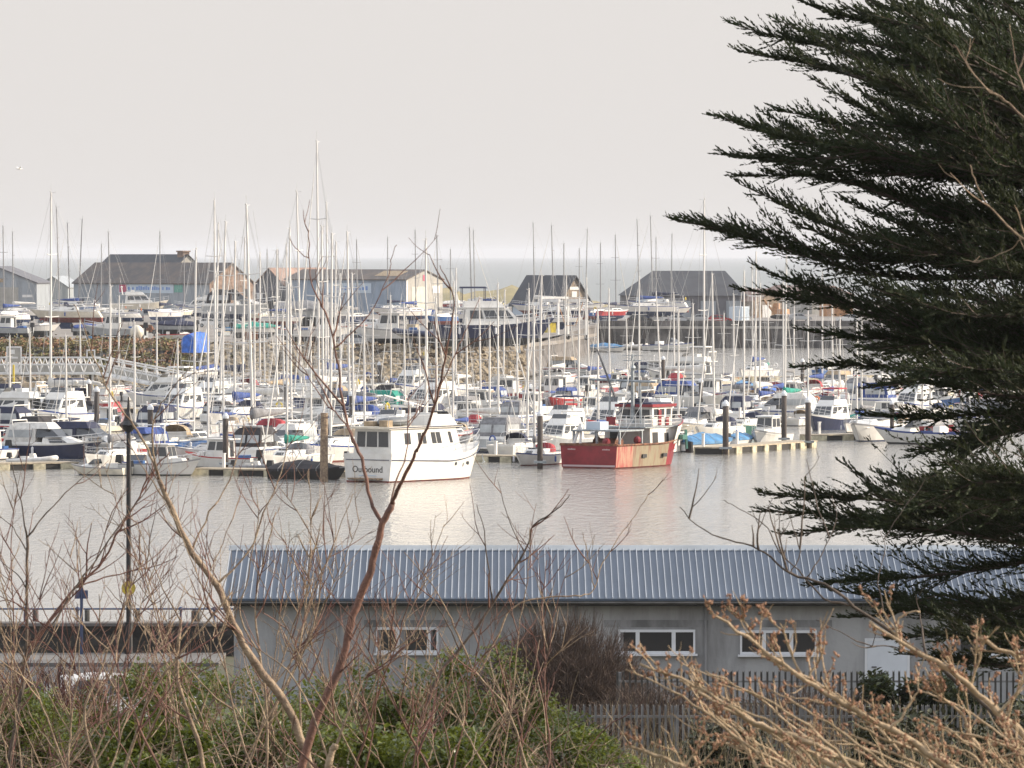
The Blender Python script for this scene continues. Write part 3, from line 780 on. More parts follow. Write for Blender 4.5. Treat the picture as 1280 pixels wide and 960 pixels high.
# dredging / work digger
p = L(975, 399); t = thing('digger', 'orange digger with folded arm on the quay beyond the masts', 'digger', (p.x, p.y, p.z), R(160))
for s in (-1, 1):
    b = MB(); b.loft([[(1.5 * math.cos(a) * 1.1, s * .9 + e, .45 + .42 * math.sin(a)) for a in [k * math.pi / 6 for k in range(12)]] for e in (-.25, .25)], True, True, True); b.build('track', M['rubber'], t)
b = MB(); b.block(-1.6, 1.3, 2.2, 2.0, .95, 1.9, .1, .2, .1); b.build('body', M['orange'], t)
b = MB(); q = b.block(.1, 1.4, .95, .95, 1.9, 3.0, .05, .25, .05); c_ = b.build('cab', M['orange'], t); g = MB(); g.win([q[1], q[2], q[6], q[5]], .1, .9, .15, .9); g.win([q[0], q[1], q[5], q[4]], .1, .9, .15, .9); g.build('window', M['boat_glass'], c_)
b = MB(); b.tube([(1.2, .6, 1.5), (3.0, .6, 3.6), (4.6, .6, 2.9)], [.22, .2, .15], 6); b.tube([(4.6, .6, 2.9), (5.0, .6, .9)], [.15, .1], 6); b.build('arm', M['orange'], t)
b = MB(); b.block(4.6, 5.4, .8, .7, .2, .9, .0, .25, .05); b.build('bucket', M['rust'], t)

# ------------------------------------------------------------------ pontoons and piles
PONT = []
def pontoon(px0, py0, px1, py1, lab, wd=2.2, zt=.5):
    A, B = G(px0, py0), G(px1, py1); d = B - A; ln = d.length
    t = thing('pontoon', lab, 'pontoon', A, math.atan2(d.y, d.x), 'floating pontoons of the marina')
    b = MB(); b.box(0, ln, 0, wd, zt - .1, zt); b.build('deck', M['pontoon_deck'], t)
    b = MB(); b.box(.05, ln - .05, .08, wd - .08, .0, zt - .102); b.build('frame', M['pontoon_dark'], t)
    x = rnd(0, .8); n = 0
    b = MB()
    while x < ln - 1:
        w = min(rnd(.9, 1.5), ln - x); b.box(x, x + w, -.06, wd + .06, -.15, zt - .104); x += w + rnd(1.0, 2.2)
    b.build('float', M['pontoon_float'], t)
    for k in range(max(1, int(ln / 7))):
        c = MB(); xx = 1 + k * 7 + rnd(0, 1); c.box(xx - .09, xx + .09, wd - .3, wd - .12, zt, zt + .95); c.box(xx - .12, xx + .12, wd - .33, wd - .09, zt + .95, zt + 1.02); c.build('service_post', M['white_paint'], t)
    PONT.append((A, B, wd)); return t
pontoon(-12, 588, 99, 586, 'front pontoon with tan floats below the navy hulled boat')
pontoon(238, 594, 425, 597, 'front pontoon with tan floats carrying the pile left of the lettered yacht')
pontoon(584, 577, 690, 579, 'front pontoon between the lettered yacht and the red trawler')
pontoon(903, 568, 1022, 559, 'front pontoon with cream and dark float blocks by the two tall piles', 2.4, .55)
pontoon(1018, 551, 1130, 549, 'dark edged pontoon behind the navy hulled launch')
pontoon(1215, 539, 1330, 538, 'far pontoon just showing below the drooping cypress branch')
pontoon(60, 551, 250, 556, 'pontoon behind the small wheelhouse boats in front of the pile with yellow edge')
pontoon(240, 552, 420, 556, 'inner pontoon behind the front row near the black canopied cruiser')
pontoon(560, 541, 700, 544, 'inner pontoon behind the triple outboard boat')
pontoon(860, 533, 1010, 529, 'inner pontoon running behind the blue covered speedboat')
pontoon(1010, 530, 1120, 527, 'inner pontoon behind the navy hulled launch')
pontoon(250, 522, 620, 520, 'long shoreward pontoon behind the teal canopied boat')
pontoon(-20, 518, 200, 516, 'long shoreward pontoon between the big white cruisers and the front boats')
pontoon(640, 505, 900, 502, 'long shoreward pontoon behind the red trawler gantry')
pontoon(880, 497, 1200, 494, 'outer shoreward pontoon beneath the cypress branches')
pontoon(760, 478, 1100, 474, 'farthest pontoon before the open harbour basin')
def pile(px, yt, yb, w, lab, cap=True):
    A = G(px, yb); D = A.y; h = W(px, yt, D).z; r = w * D / F / 2
    t = thing('mooring_pile', lab, 'pile', (A.x, A.y, 0), 0, 'steel mooring piles of the marina')
    b = MB(); b.tube([(0, 0, -1), (0, 0, h - (r * 1.4 if cap else 0))], r, 12); b.build('shaft', M['pile_steel'], t, True)
    if cap:
        b = MB(); b.tube([(0, 0, h - r * 2.0), (0, 0, h - r * 1.2), (0, 0, h)], [r * 1.16, r * 1.16, r * .35], 12); b.build('cap', M['pile_cap'], t)
    b = MB(); b.box(-r - .25, r + .25, -r - .3, r + .3, .42, .58); b.build('guide_collar', M['galv'], t)
    return A
for a in ((121, 483, 537, 6.5, 'white capped pile behind the white cruiser with navy canopy'),
          (111, 474, 523, 5.5, 'thick dark pile under the bend of the walkway'),
          (188, 505, 563, 7, 'brown pile with a sunlit edge behind the small white wheelhouse boat'),
          (282, 516, 588, 7, 'white capped pile standing at the small fishing boat on the front pontoon'),
          (275, 459, 500, 5, 'thin white capped pile in front of the rocks at the foot of the gangway'),
          (358, 475, 528, 5.5, 'slim white capped pile behind the black canopied cruiser'),
          (439, 489, 545, 6, 'white capped pile between the red furled sail and the teal canopy'),
          (474, 452, 496, 4.5, 'thin pile before the rocks below the boat shed'),
          (663, 480, 512, 6, 'short capped pile beside the red and white lifeboat'),
          (675, 513, 586, 7, 'tall white capped pile just left of the red trawler stern'),
          (829, 445, 500, 4.5, 'thin pile behind the white bow of the red trawler'),
          (876, 473, 510, 5, 'short brown pile rising among masts behind the covered speedboat'),
          (907, 500, 568, 7.5, 'white capped pile at the stern of the blue covered speedboat'),
          (980, 488, 556, 6.5, 'white capped pile behind the white wheelhouse boat on the cream float pontoon'),
          (1010, 496, 560, 7, 'white capped pile at the outer end of the cream float pontoon'),
          (1115, 500, 554, 5.5, 'sunlit tan pile between two white motorboats under the cypress'),
          (1003, 448, 487, 4.5, 'distant dark pile before the open harbour basin'),
          (1210, 490, 533, 5, 'thin pile half hidden by the drooping cypress branch')):
    pile(*a)
A = G(405, 602); t = thing('mooring_pile', 'rough brown wooden pile beside the stern of the lettered yacht', 'pile', (A.x, A.y, 0), 0, 'steel mooring piles of the marina')
b = MB(); b.tube([(0, 0, -1), (0, 0, 2), (.03, 0, 4.7)], [.30, .28, .25], 10); b.build('shaft', M['bark_pale'], t)
# ------------------------------------------------------------------ boats
def hull_mb(Ln, B, zs, zm, zb, tw=.75, rake=.9, depth=.55, n=13, full=2.2, flare=.84, trake=.0):
    """hull lofted from stern to bow (+x); z of the sheer: stern zs, middle zm, bow zb. slots 0 topsides, 1 sheer stripe, 2 bottom"""
    b = MB(); rings, sheer = [], []
    for i in range(n):
        t = i / (n - 1)
        hb = B / 2 * (tw + (1 - tw) * math.sin(min(t / .42, 1) * math.pi / 2) if t < .42 else max(1 - ((t - .42) / .58) ** full, .012))
        sh = zs + (zm - zs) * min(t / .5, 1) if t < .5 else zm + (zb - zm) * ((t - .5) / .5) ** 1.7
        x = -Ln / 2 + Ln * t
        k = t ** 5
        wl = hb * (flare - .30 * t ** 3)
        xw = x - rake * k * .8; xs_ = x
        tr = -trake * (1 - t) ** 6
        hs2 = wl + (hb - wl) * .86
        zz = sh - max(.1, sh * .1)
        zbt = .10
        ring = [(xs_ + tr, -hb, sh), (xs_ + tr - rake * k * .08, -hs2 - (hb - hs2) * .6, zz), (xw, -wl, zbt), (xw - rake * k * .2, -wl * .93, -.05), (x - rake * k * 1.3, -wl * .45, -depth * (1 - .5 * k)), (x - rake * k * 1.35, 0, -depth * (1.15 - .6 * k))]
        ring = ring + [(p[0], -p[1], p[2]) for p in ring[-2::-1]]
        rings.append(ring); sheer.append((xs_ + tr, hb, sh))
    b.loft(rings, False, False, False, [1, 0, 2, 2, 2, 2, 2, 2, 0, 1])
    o = rings[0]
    b.add(o, [(0, 1, 9, 10), (1, 2, 8, 9), (2, 3, 4, 5, 6, 7, 8)], [0, 0, 2])
    return b, sheer
def deck_mb(sheer, drop=.05, inset=.03, cock=None):
    b = MB(); s = [(x, max(h - inset, .005), z - drop) for x, h, z in sheer]
    n = len(s)
    b.add([(x, -h, z) for x, h, z in s] + [(x, h, z) for x, h, z in s], [(i, i + 1, n + i + 1, n + i) for i in range(n - 1)], 0)
    if cock:
        x0, x1, w, d, zc = cock
        b.box(x0, x1, -w / 2 - .12, -w / 2, zc - .02, zc + .16); b.box(x0, x1, w / 2, w / 2 + .12, zc - .02, zc + .16); b.box(x0 - .12, x0, -w / 2 - .12, w / 2 + .12, zc - .02, zc + .1)
        b.box(x0, x1, -w / 2, w / 2, zc - .02, zc + .02, 1)
    return b
def rails_mb(sheer, h=.55, i0=0, i1=None, r=.014, both=True, every=2):
    b = MB(); S = sheer[i0:i1]
    for s in (-1, 1):
        P = [(x, s * max(hb - .06, 0), z) for x, hb, z in S]
        b.tube([(x, y, z + h) for x, y, z in P], r, 4); b.tube([(x, y, z + h * .5) for x, y, z in P], r * .8, 4)
        for k, (x, y, z) in enumerate(P):
            if k % every == 0 or k == len(P) - 1: b.tube([(x, y, z - .05), (x, y, z + h)], r, 4)
    return b
def arch_mb(x0, x1, w, z0, h, mi=0, lean=0., n=9):
    b = MB(); R0 = []
    for x, k, hh in ((x0, 1., h), ((x0 + x1) / 2, 1., h * 1.02), (x1, .9, h * .25 if lean else h)):
        R0.append([(x, -w / 2 * k * math.cos(math.pi * i / (n - 1)) * 1.0, z0 + hh * (math.sin(math.pi * i / (n - 1)) ** .6)) for i in range(n)])
    b.loft(R0, False, mi=mi); return b
def fender(parent, x, y, z, m):
    b = MB(); b.tube([(x, y, z + .28), (x, y, z + .2), (x, y, z - .2), (x, y, z - .28)], [.03, .1, .1, .03], 7); b.tube([(x, y, z + .28), (x, y * .97, z + .75)], .012, 4); return b.build('fender', m, parent)
def engine(parent, x, y, z, s=1., name='outboard'):
    b = MB(); b.block(x - .55 * s, x - .05, .36 * s, .36 * s, z + .35, z + .85 * s, .06, .05, .05); b.box(x - .36 * s, x - .16, y - .08, y + .08, z - .5, z + .36)
    for i, v in enumerate(b.v): b.v[i] = (v[0], v[1] + (y if i < 8 else 0), v[2])
    return b.build(name, M['outboard_black'], parent)

PROTO = {}
def begin(k): t = thing(k); PROTO[k] = t; return t
# --- sailing yacht, 10 m
def make_sloop(key, classic=False):
    t = begin(key)
    hb, sh = hull_mb(10, 3.25, 1.0, .98, 1.28, tw=.55 if classic else .8, rake=1.6 if classic else .7, trake=-.5 if classic else .35)
    h = hb.build('hull', [M['gel_white'], M['stripe_blue'], M['antifoul_dark']], t, False)
    deck_mb(sh, cock=(-3.9, -1.7, 1.5, .4, .98)).build('deck', [M['deck_white'], M['deck_teak']], t)
    b = MB(); q = b.block(-1.7, 2.5, 2.0, 1.25, .95, 1.48, .12, .9, .16); c = b.build('cabin', M['gel_white'], t)
    b = MB(); b.win([q[1], q[0], q[4], q[5]], .12, .45, .3, .75); b.win([q[1], q[0], q[4], q[5]], .52, .9, .3, .78)
    b.win([q[3], q[2], q[6], q[7]], .1, .48, .3, .78); b.win([q[3], q[2], q[6], q[7]], .55, .88, .3, .75); b.win([q[1], q[2], q[6], q[5]], .2, .8, .3, .7); b.build('cabin_window', M['boat_glass'], c)
    arch_mb(-2.0, -.9, 2.05, 1.15, .85, lean=1).build('sprayhood', M['canvas_navy'], t)
    o = Vector((.8, 0, 1.45))
    b = MB(); b.tube([(0, 0, -.4), (0, 0, 6), (0, 0, 13)], [.095, .09, .066], 8)
    for z, w in ((5.0, 1.05), (9.0, .75)): b.tube([(-.1, -w, z + .05), (0, 0, z), (-.1, w, z + .05)], .03, 4)
    b.tube([(-.1, 0, 13), (-.45, 0, 13.05)], .015, 4); b.tube([(0, 0, 13), (0, 0, 13.6)], .014, 4); b.ball((.05, 0, 13.08), .07, 0, 6, 3)
    b.build('mast', M['alloy'], t, False, o)
    b = MB(); r = .009
    b.tube([(0, 0, 12.9), (4.05, 0, -.2)], .01, 4); b.tube([(-.05, 0, 12.95), (-5.6, 0, -.3)], r, 4)
    for s in (-1, 1):
        b.tube([(0, 0, 12.8), (-.1, s * .75, 9.05), (-.1, s * 1.05, 5.05), (-.1, s * 1.45, -.4)], r, 4); b.tube([(0, 0, 6.2), (.5, s * 1.4, -.4)], r, 4)
    b.build('rigging', M['wire'], t, False, o)
    b = MB(); b.tube([(4.0, 0, .1), (2.1, 0, 6.1), (.35, 0, 11.8)], [.07, .055, .02], 6); b.build('furled_sail', M['canvas_white'], t, False, o)
    b = MB(); b.tube([(.05, 0, .75), (-4.3, 0, .82)], .065, 6); b.tube([(-4.1, 0, .85), (-.05, 0, 12.9)], .01, 4); bo = b.build('boom', M['alloy'], t, False, o)
    b = MB(); b.loft([[(x, wv * math.cos(a) , .92 + hv * math.sin(a)) for a in [k * math.pi / 4 for k in range(8)]] for x, wv, hv in ((.14, .16, .42), (-.4, .2, .32), (-2, .19, .22), (-3.6, .14, .15), (-4.15, .05, .06))], True, True, True); b.build('sail_cover', M['canvas_blue'], bo, True)
    rails_mb(sh).build('guard_rail', M['steel_tube'], t)
    b = MB(); b.tube([(-4.75, .95 + .26 * math.cos(q), 1.5 + .28 * math.sin(q)) for q in [-.6 + k * .45 for k in range(10)]], .075, 5); b.build('lifebuoy', M['life_orange'], t)
    b = MB(); b.box(-1.0, -.2, -.5, .4, 1.485, 1.62); b.box(1.0, 1.5, -.35, .35, 1.47, 1.60); b.build('hatch', M['boat_glass'], t)
    for x in (-2.6, -.2, 1.8):
        fender(t, x, -1.66, .55, M['fender_white']) if x != -.2 else fender(t, x, 1.7, .55, M['fender_blue'])
    b = MB(); b.tube([(-4.2, 0, 1.0), (-4.2, 0, 1.75)], .07, 6); b.tube([(-4.2 + .42 * math.cos(k * .5236) * .12, .42 * math.sin(k * .5236), 1.75 + .42 * math.cos(k * .5236)) for k in range(13)], .02, 4); b.build('wheel', M['steel_tube'], t)
    return t
make_sloop('sailing_yacht'); make_sloop('classic_yacht', True)
# --- flybridge motor cruiser, 10 m
def make_fly():
    t = begin('motor_cruiser')
    hb, sh = hull_mb(10, 3.5, 1.15, 1.2, 1.75, tw=.92, rake=1.5, full=2.4); hb.build('hull', [M['gel_white'], M['stripe_blue'], M['antifoul_blue']], t)
    deck_mb(sh).build('deck', [M['deck_white'], M['deck_teak']], t)
    b = MB(); q = b.block(-2.6, 2.4, 3.0, 2.3, 1.1, 2.55, .15, 1.3, .22); b.block(-3.3, .9, 2.75, 2.3, 2.56, 2.64, 0, .1, 0); c = b.build('cabin', M['gel_white'], t)
    b = MB()
    for f in ([q[0], q[1], q[5], q[4]], [q[2], q[3], q[7], q[6]]):
        for u in ((.1, .36), (.40, .64), (.68, .93)): b.win(f, *(u if f[0] == q[0] else (1 - u[1], 1 - u[0])), .42, .88)
    for u in ((.06, .34), (.37, .63), (.66, .94)): b.win([q[1], q[2], q[6], q[5]], *u, .35, .92)
    b.win([q[3], q[0], q[4], q[7]], .15, .85, .1, .9); b.build('cabin_window', M['boat_glass'], c)
    b = MB(); q2 = b.block(-2.6, .8, 2.4, 1.9, 2.643, 3.15, .1, .5, .1); b.box(-1.6, -1.0, -.7, .7, 3.15, 3.45); fb = b.build('flybridge', M['gel_white'], t)
    b = MB(); b.win([q2[1], q2[2], q2[6], q2[5]], .05, .95, .9, 1.7); b.build('windscreen', M['boat_glass'], fb)
    b = MB(); b.block(-2.9, -.6, 2.2, 2.0, 4.2, 4.34, .1, .2, .12); b.tube([(-2.7, -1, 3.1), (-2.7, -1, 4.22)], .03, 4); b.tube([(-2.7, 1, 3.1), (-2.7, 1, 4.22)], .03, 4); b.tube([(-.8, -.9, 3.1), (-.8, -.9, 4.22)], .03, 4); b.tube([(-.8, .9, 3.1), (-.8, .9, 4.22)], .03, 4); b.build('canopy', M['canvas_navy'], t)
    b = MB(); b.tube([(-3.0, -1.25, 2.6), (-3.2, -1.1, 3.7), (-3.2, 1.1, 3.7), (-3.0, 1.25, 2.6)], .09, 6); b.ball((-3.2, 0, 3.95), .22, 0, 8, 4, (1, 1, .7)); b.tube([(-3.2, .7, 3.7), (-3.5, .7, 5.6)], .015, 4); b.build('radar_arch', M['gel_white'], t)
    rails_mb(sh, .65, 5, None, .018).build('guard_rail', M['steel_tube'], t)
    for x in (-3, 0): fender(t, x, -1.8, .7, M['fender_white']); 
    return t
make_fly()
# --- sports cruiser with canvas canopy, 8 m
def make_sport():
    t = begin('sports_cruiser')
    hb, sh = hull_mb(8, 2.9, 1.0, 1.08, 1.4, tw=.92, rake=1.5, full=2.3); hb.build('hull', [M['gel_white'], M['stripe_blue'], M['antifoul_blue']], t)
    deck_mb(sh).build('deck', [M['deck_white'], M['deck_teak']], t)
    b = MB(); q = b.block(-.4, 3.0, 2.5, 1.3, 1.0, 1.6, 0, 1.9, .25); b.block(-3.9, -.4, 2.6, 2.6, .98, 1.2, .1, 0, .06); c = b.build('foredeck', M['gel_white'], t)
    b = MB(); b.win([q[0], q[1], q[5], q[4]], .2, .65, .3, .7); b.win([q[2], q[3], q[7], q[6]], .35, .8, .3, .7); b.build('porthole', M['boat_glass'], c)
    b = MB(); p = b.block(-.9, .9, 2.3, 1.7, 1.55, 2.15, .0, .8, .2); b.build('windscreen', M['boat_glass'], t)
    b = MB(); b.block(-3.3, .05, 2.3, 1.9, 2.155, 2.6, .5, .35, .28); q = b.block(-3.55, -.95, 2.42, 2.36, 1.205, 2.15, .25, 0, .07); cn = b.build('canopy', M['canvas_navy'], t)
    b = MB()
    for u in ((.06, .46), (.54, .94)): b.win([q[3], q[0], q[4], q[7]], *u, .3, .92)
    b.win([q[0], q[1], q[5], q[4]], .1, .9, .35, .92); b.win([q[2], q[3], q[7], q[6]], .1, .9, .35, .92); b.build('canopy_window', M['leaf_white'] if False else M['gel_grey'], cn)
    b = MB(); b.tube([(-2.6, -1.25, 1.2), (-2.9, -1.1, 2.75), (-2.9, 1.1, 2.75), (-2.6, 1.25, 1.2)], .06, 6); b.build('arch', M['gel_white'], t)
    rails_mb(sh, .5, 6, None, .018).build('guard_rail', M['steel_tube'], t)
    b = MB(); b.box(-4.5, -3.95, -1.2, 1.2, .3, .4); b.build('bathing_platform', M['deck_white'], t)
    fender(t, -1, -1.5, .6, M['fender_white'])
    return t
make_sport()
# --- small wheelhouse fishing boat, 6.5 m
def make_fisher():
    t = begin('wheelhouse_boat')
    hb, sh = hull_mb(6.5, 2.45, .85, .9, 1.3, tw=.9, rake=.9); hb.build('hull', [M['gel_white'], M['stripe_blue'], M['antifoul_dark']], t)
    deck_mb(sh, .22).build('deck', [M['deck_white'], M['deck_teak']], t)
    b = MB(); q = b.block(-.8, 1.1, 1.75, 1.5, .75, 2.25, .0, .35, .12); b.block(-1.3, 1.0, 1.75, 1.5, 2.255, 2.34, 0, .1, 0); r = b.block(1.1, 2.2, 1.6, .9, .85, 1.3, 0, .4, .1); c = b.build('wheelhouse', M['gel_white'], t)
    b = MB()
    for f in ([q[0], q[1], q[5], q[4]], [q[2], q[3], q[7], q[6]]): b.win(f, .08, .46, .45, .9); b.win(f, .54, .92, .45, .9)
    b.win([q[1], q[2], q[6], q[5]], .05, .47, .45, .92); b.win([q[1], q[2], q[6], q[5]], .53, .95, .45, .92); b.win([q[3], q[0], q[4], q[7]], .55, .9, .1, .9); b.build('wheelhouse_window', M['boat_glass'], c)
    rails_mb(sh, .45, 6, None, .018).build('guard_rail', M['steel_tube'], t)
    b = MB(); b.tube([(-.9, .6, 2.3), (-1.1, .6, 4.0)], .014, 4); b.tube([(-.2, 0, 2.3), (-.2, 0, 2.9)], .03, 5); b.ball((-.2, 0, 2.95), .1, 0, 6, 3); b.build('aerial', M['white_paint'], t)
    engine(t, -3.2, 0, .55, 1.1)
    b = MB(); b.box(-2.4, -1.7, -.6, .6, .7, 1.05); b.build('fish_box', M['gel_blue'], t)
    fender(t, -.5, -1.27, .5, M['fender_white'])
    return t
make_fisher()
# --- open speedboat, 5.4 m
def make_speed():
    t = begin('speedboat')
    hb, sh = hull_mb(5.4, 2.1, .65, .7, .95, tw=.92, rake=.9); hb.build('hull', [M['gel_white'], M['stripe_red'], M['antifoul_dark']], t)
    deck_mb(sh, .12).build('deck', [M['deck_white'], M['deck_teak']], t)
    b = MB(); b.block(.3, 2.0, 1.6, .7, .6, .95, 0, .8, .2); b.box(-1.4, -1.0, -.7, .7, .55, 1.0); b.build('foredeck', M['gel_white'], t)
    b = MB(); b.block(.1, .75, 1.45, 1.2, .95, 1.35, .1, .5, .1); b.build('windscreen', M['boat_glass'], t)
    engine(t, -2.65, 0, .4, 1.)
    return t
make_speed()
# --- boat under a tarpaulin, 5.8 m
def make_cov():
    t = begin('covered_boat')
    hb, sh = hull_mb(5.8, 2.25, .7, .72, .95, tw=.92, rake=.8); hb.build('hull', [M['gel_white'], M['stripe_blue'], M['antifoul_dark']], t)
    b = MB(); n = 7; rr = []
    for i, (x, h, z) in enumerate(sh[:-1]):
        ht = .55 * math.sin(math.pi * min(.12 + i / 12 * .95, 1)) + .06; ht += .05 * math.sin(i * 1.7)
        rr.append([(x, -(h + .04), z - .16), (x, -(h + .045), z + .02), (x, -h * .55, z + ht * .62), (x, 0, z + ht), (x, h * .55, z + ht * .6), (x, h + .045, z + .02), (x, h + .04, z - .16)])
    b.loft(rr, False); b.add(rr[0], [(0, 1, 2, 3, 4, 5, 6)]); b.add(rr[-1], [(6, 5, 4, 3, 2, 1, 0)]); b.build('tarpaulin', M['tarp_mid'], t)
    engine(t, -2.85, 0, .42, 1.)
    b = MB()
    for k in (2, 5, 8):
        b.tube([(p[0], p[1] * 1.01, p[2] + .012) for p in rr[k]], .014, 4)
    b.build('lashing', M['wire'], t)
    return t
make_cov()
# --- inflatable, 4.6 m
def make_rib():
    t = begin('inflatable_boat')
    b = MB(); P = [(-2.2, -.8, .42), (-.5, -.85, .44), (.9, -.8, .5), (1.8, -.45, .62), (2.2, 0, .7), (1.8, .45, .62), (.9, .8, .5), (-.5, .85, .44), (-2.2, .8, .42)]
    b.tube(P, [.16] + [.24] * 7 + [.16], 8); b.build('tube', M['rib_grey'], t, True)
    hb, sh = hull_mb(4.2, 1.5, .3, .3, .45, tw=.95, rake=.7, depth=.3); hb.build('hull', [M['gel_white'], M['gel_white'], M['antifoul_dark']], t)
    deck_mb(sh, .02).build('deck', [M['gel_grey'], M['deck_teak']], t)
    b = MB(); b.block(-.3, .35, .6, .55, .3, 1.05, 0, .25, .05); b.box(-1.2, -.6, -.3, .3, .3, .8); b.build('console', M['gel_white'], t)
    engine(t, -2.1, 0, .35, .9)
    return t
make_rib()

LEN = dict(sailing_yacht=(10, 3.25), classic_yacht=(10, 3.25), motor_cruiser=(10, 3.5), sports_cruiser=(8, 2.9), wheelhouse_boat=(6.5, 2.45), speedboat=(5.4, 2.1), covered_boat=(5.8, 2.25), inflatable_boat=(4.6, 2.1))
KW = dict(sailing_yacht='sailing yacht', classic_yacht='classic yacht', motor_cruiser='flybridge cruiser', sports_cruiser='sports cruiser', wheelhouse_boat='wheelhouse fishing boat', speedboat='open speedboat', covered_boat='covered boat', inflatable_boat='inflatable')
CAT = dict(sailing_yacht='sailing boat', classic_yacht='sailing boat', motor_cruiser='motor boat', sports_cruiser='motor boat', wheelhouse_boat='fishing boat', speedboat='motor boat', covered_boat='covered boat', inflatable_boat='inflatable boat')
USED = set(); BOATS = []; OCC = []
def circles(x, y, rz, Ln, B):
    n = max(2, int(Ln / B) + 1); r = B * .5
    return [(x + math.cos(rz) * (-Ln / 2 + r + (Ln - 2 * r) * i / (n - 1)), y + math.sin(rz) * (-Ln / 2 + r + (Ln - 2 * r) * i / (n - 1)), r) for i in range(n)]
def free(cs, gap=.15):
    for a in cs:
        for c in OCC:
            if (a[0] - c[0]) ** 2 + (a[1] - c[1]) ** 2 < (a[2] + c[2] + gap) ** 2: return False
    return True
def put(key, x, y, z, rz, s=1., hull='white', stripe=None, cover=None, hood=None, mast=None, lean=0., bottom=None, dark=False, afloat=True, label=None, extra=None):
    """place one boat; the first of each kind is the prototype itself"""
    o = copy_tree(PROTO[key])
    o.location = (x, y, z); o.rotation_euler = (0, 0, rz); o.scale = (s, s, s)
    h = kid(o, 'hull')
    paint(h, 0, M['gel_' + hull])
    if stripe: paint(h, 1, M['stripe_' + stripe] if 'stripe_' + stripe in M else M['gel_' + stripe])
    if bottom: paint(h, 2, M['antifoul_' + bottom])
    if 'yacht' in key:
        if mast:
            k = mast / 13.0 / s
            for n in ('mast', 'rigging', 'furled_sail'):
                c = kid(o, n); c.scale = (1 if n != 'furled_sail' else 1, 1, k); c.rotation_euler = (0, 0, 0)
            mo = kid(o, 'mast'); w = 1.08 / s if s < 1 else 1; mo.scale = (w, w, k)
            if lean:
                a = Vector((math.sin(lean), 0, 0)); a.rotate(Matrix.Rotation(-rz, 3, 'Z'))
                q = Vector((a.x, a.y, math.sqrt(1 - a.x ** 2 - a.y ** 2)))
                for n in ('mast', 'rigging', 'furled_sail'): kid(o, n).rotation_euler = Vector((0, 0, 1)).rotation_difference(q).to_euler()
        if dark: paint(kid(o, 'mast'), 0, M['alloy_dark'])
        elif not afloat: paint(kid(o, 'mast'), 0, M['alloy_grey'])
        if len(BOATS) % 5 in (0, 2, 3) and kid(o, 'furled_sail'): rm(kid(o, 'furled_sail'))
        sc_ = kid(kid(o, 'boom'), 'sail_cover')
        if cover == 'bare': rm(sc_)
        elif cover: paint(sc_, 0, M['canvas_' + cover])
        sp = kid(o, 'sprayhood')
        if hood == 'none': rm(sp)
        elif hood: paint(sp, 0, M['canvas_' + hood])
    elif cover:
        c = kid(o, 'canopy') or kid(o, 'tarpaulin') or kid(o, 'tube')
        if c:
            if cover == 'none': rm(c)
            else: paint(c, 0, M[cover] if cover in M else M['canvas_' + cover])
    lb = kid(o, 'lifebuoy')
    if lb: paint(lb, 0, random.choice([M['life_orange'], M['yellow'], M['white_paint'], M['white_paint'], M['canvas_blue']]))
    Ln, B = LEN[key]
    OCC.extend(circles(x, y, rz, Ln * s, B * s))
    d = []
    if 'yacht' in key:
        sz = 'small ' if s < .78 else 'large ' if s > 1.2 else ''
        d = '%s%s %s' % (sz, hull, KW[key])
        if not afloat: d = '%s%s yacht ashore' % (sz, hull)
        if dark: d = 'dark masted ' + d
        d += ', bare boom' if cover == 'bare' else ', %s sail cover' % (cover or 'blue')
    else:
        sz = 'small ' if s < .85 else 'big ' if s > 1.15 else ''
        d = '%s%s %s' % (sz, hull, KW[key])
        cv = {'tarp_bright': 'bright blue', 'tarp_mid': 'blue', 'gel_navy': 'navy'}.get(cover, (cover or '').replace('canvas_', ''))
        if key == 'covered_boat': d = '%s%s boat under %s tarpaulin' % (sz, hull, cv or 'blue')
        elif key == 'inflatable_boat': d = '%sgrey inflatable with outboard' % sz
        elif key in ('motor_cruiser', 'sports_cruiser') and cover != 'none': d += ', %s canopy' % (cv or 'navy')
        if not afloat: d += ' ashore'
    BOATS.append(dict(o=o, key=key, d=d, x=x, y=y, afloat=afloat, label=label, hood=hood, stripe=stripe))
    return o
TH_A = R(90 - 24)
def heading(k):
    return {'away': TH_A, 'to': TH_A + math.pi, 'r': TH_A - math.pi / 2, 'l': TH_A + math.pi / 2}.get(k, k if isinstance(k, float) else TH_A) + rnd(-.05, .05)
def afloat(key, px, py, head, s=1., force=True, **k):
    """px, py: photo position of the middle of the boat's waterline"""
    p = G(px, py); rz = heading(head); Ln, B = LEN[key]
    if not force and not free(circles(p.x, p.y, rz, Ln * s, B * s)): return None
    return put(key, p.x, p.y, 0, rz, s, **k)

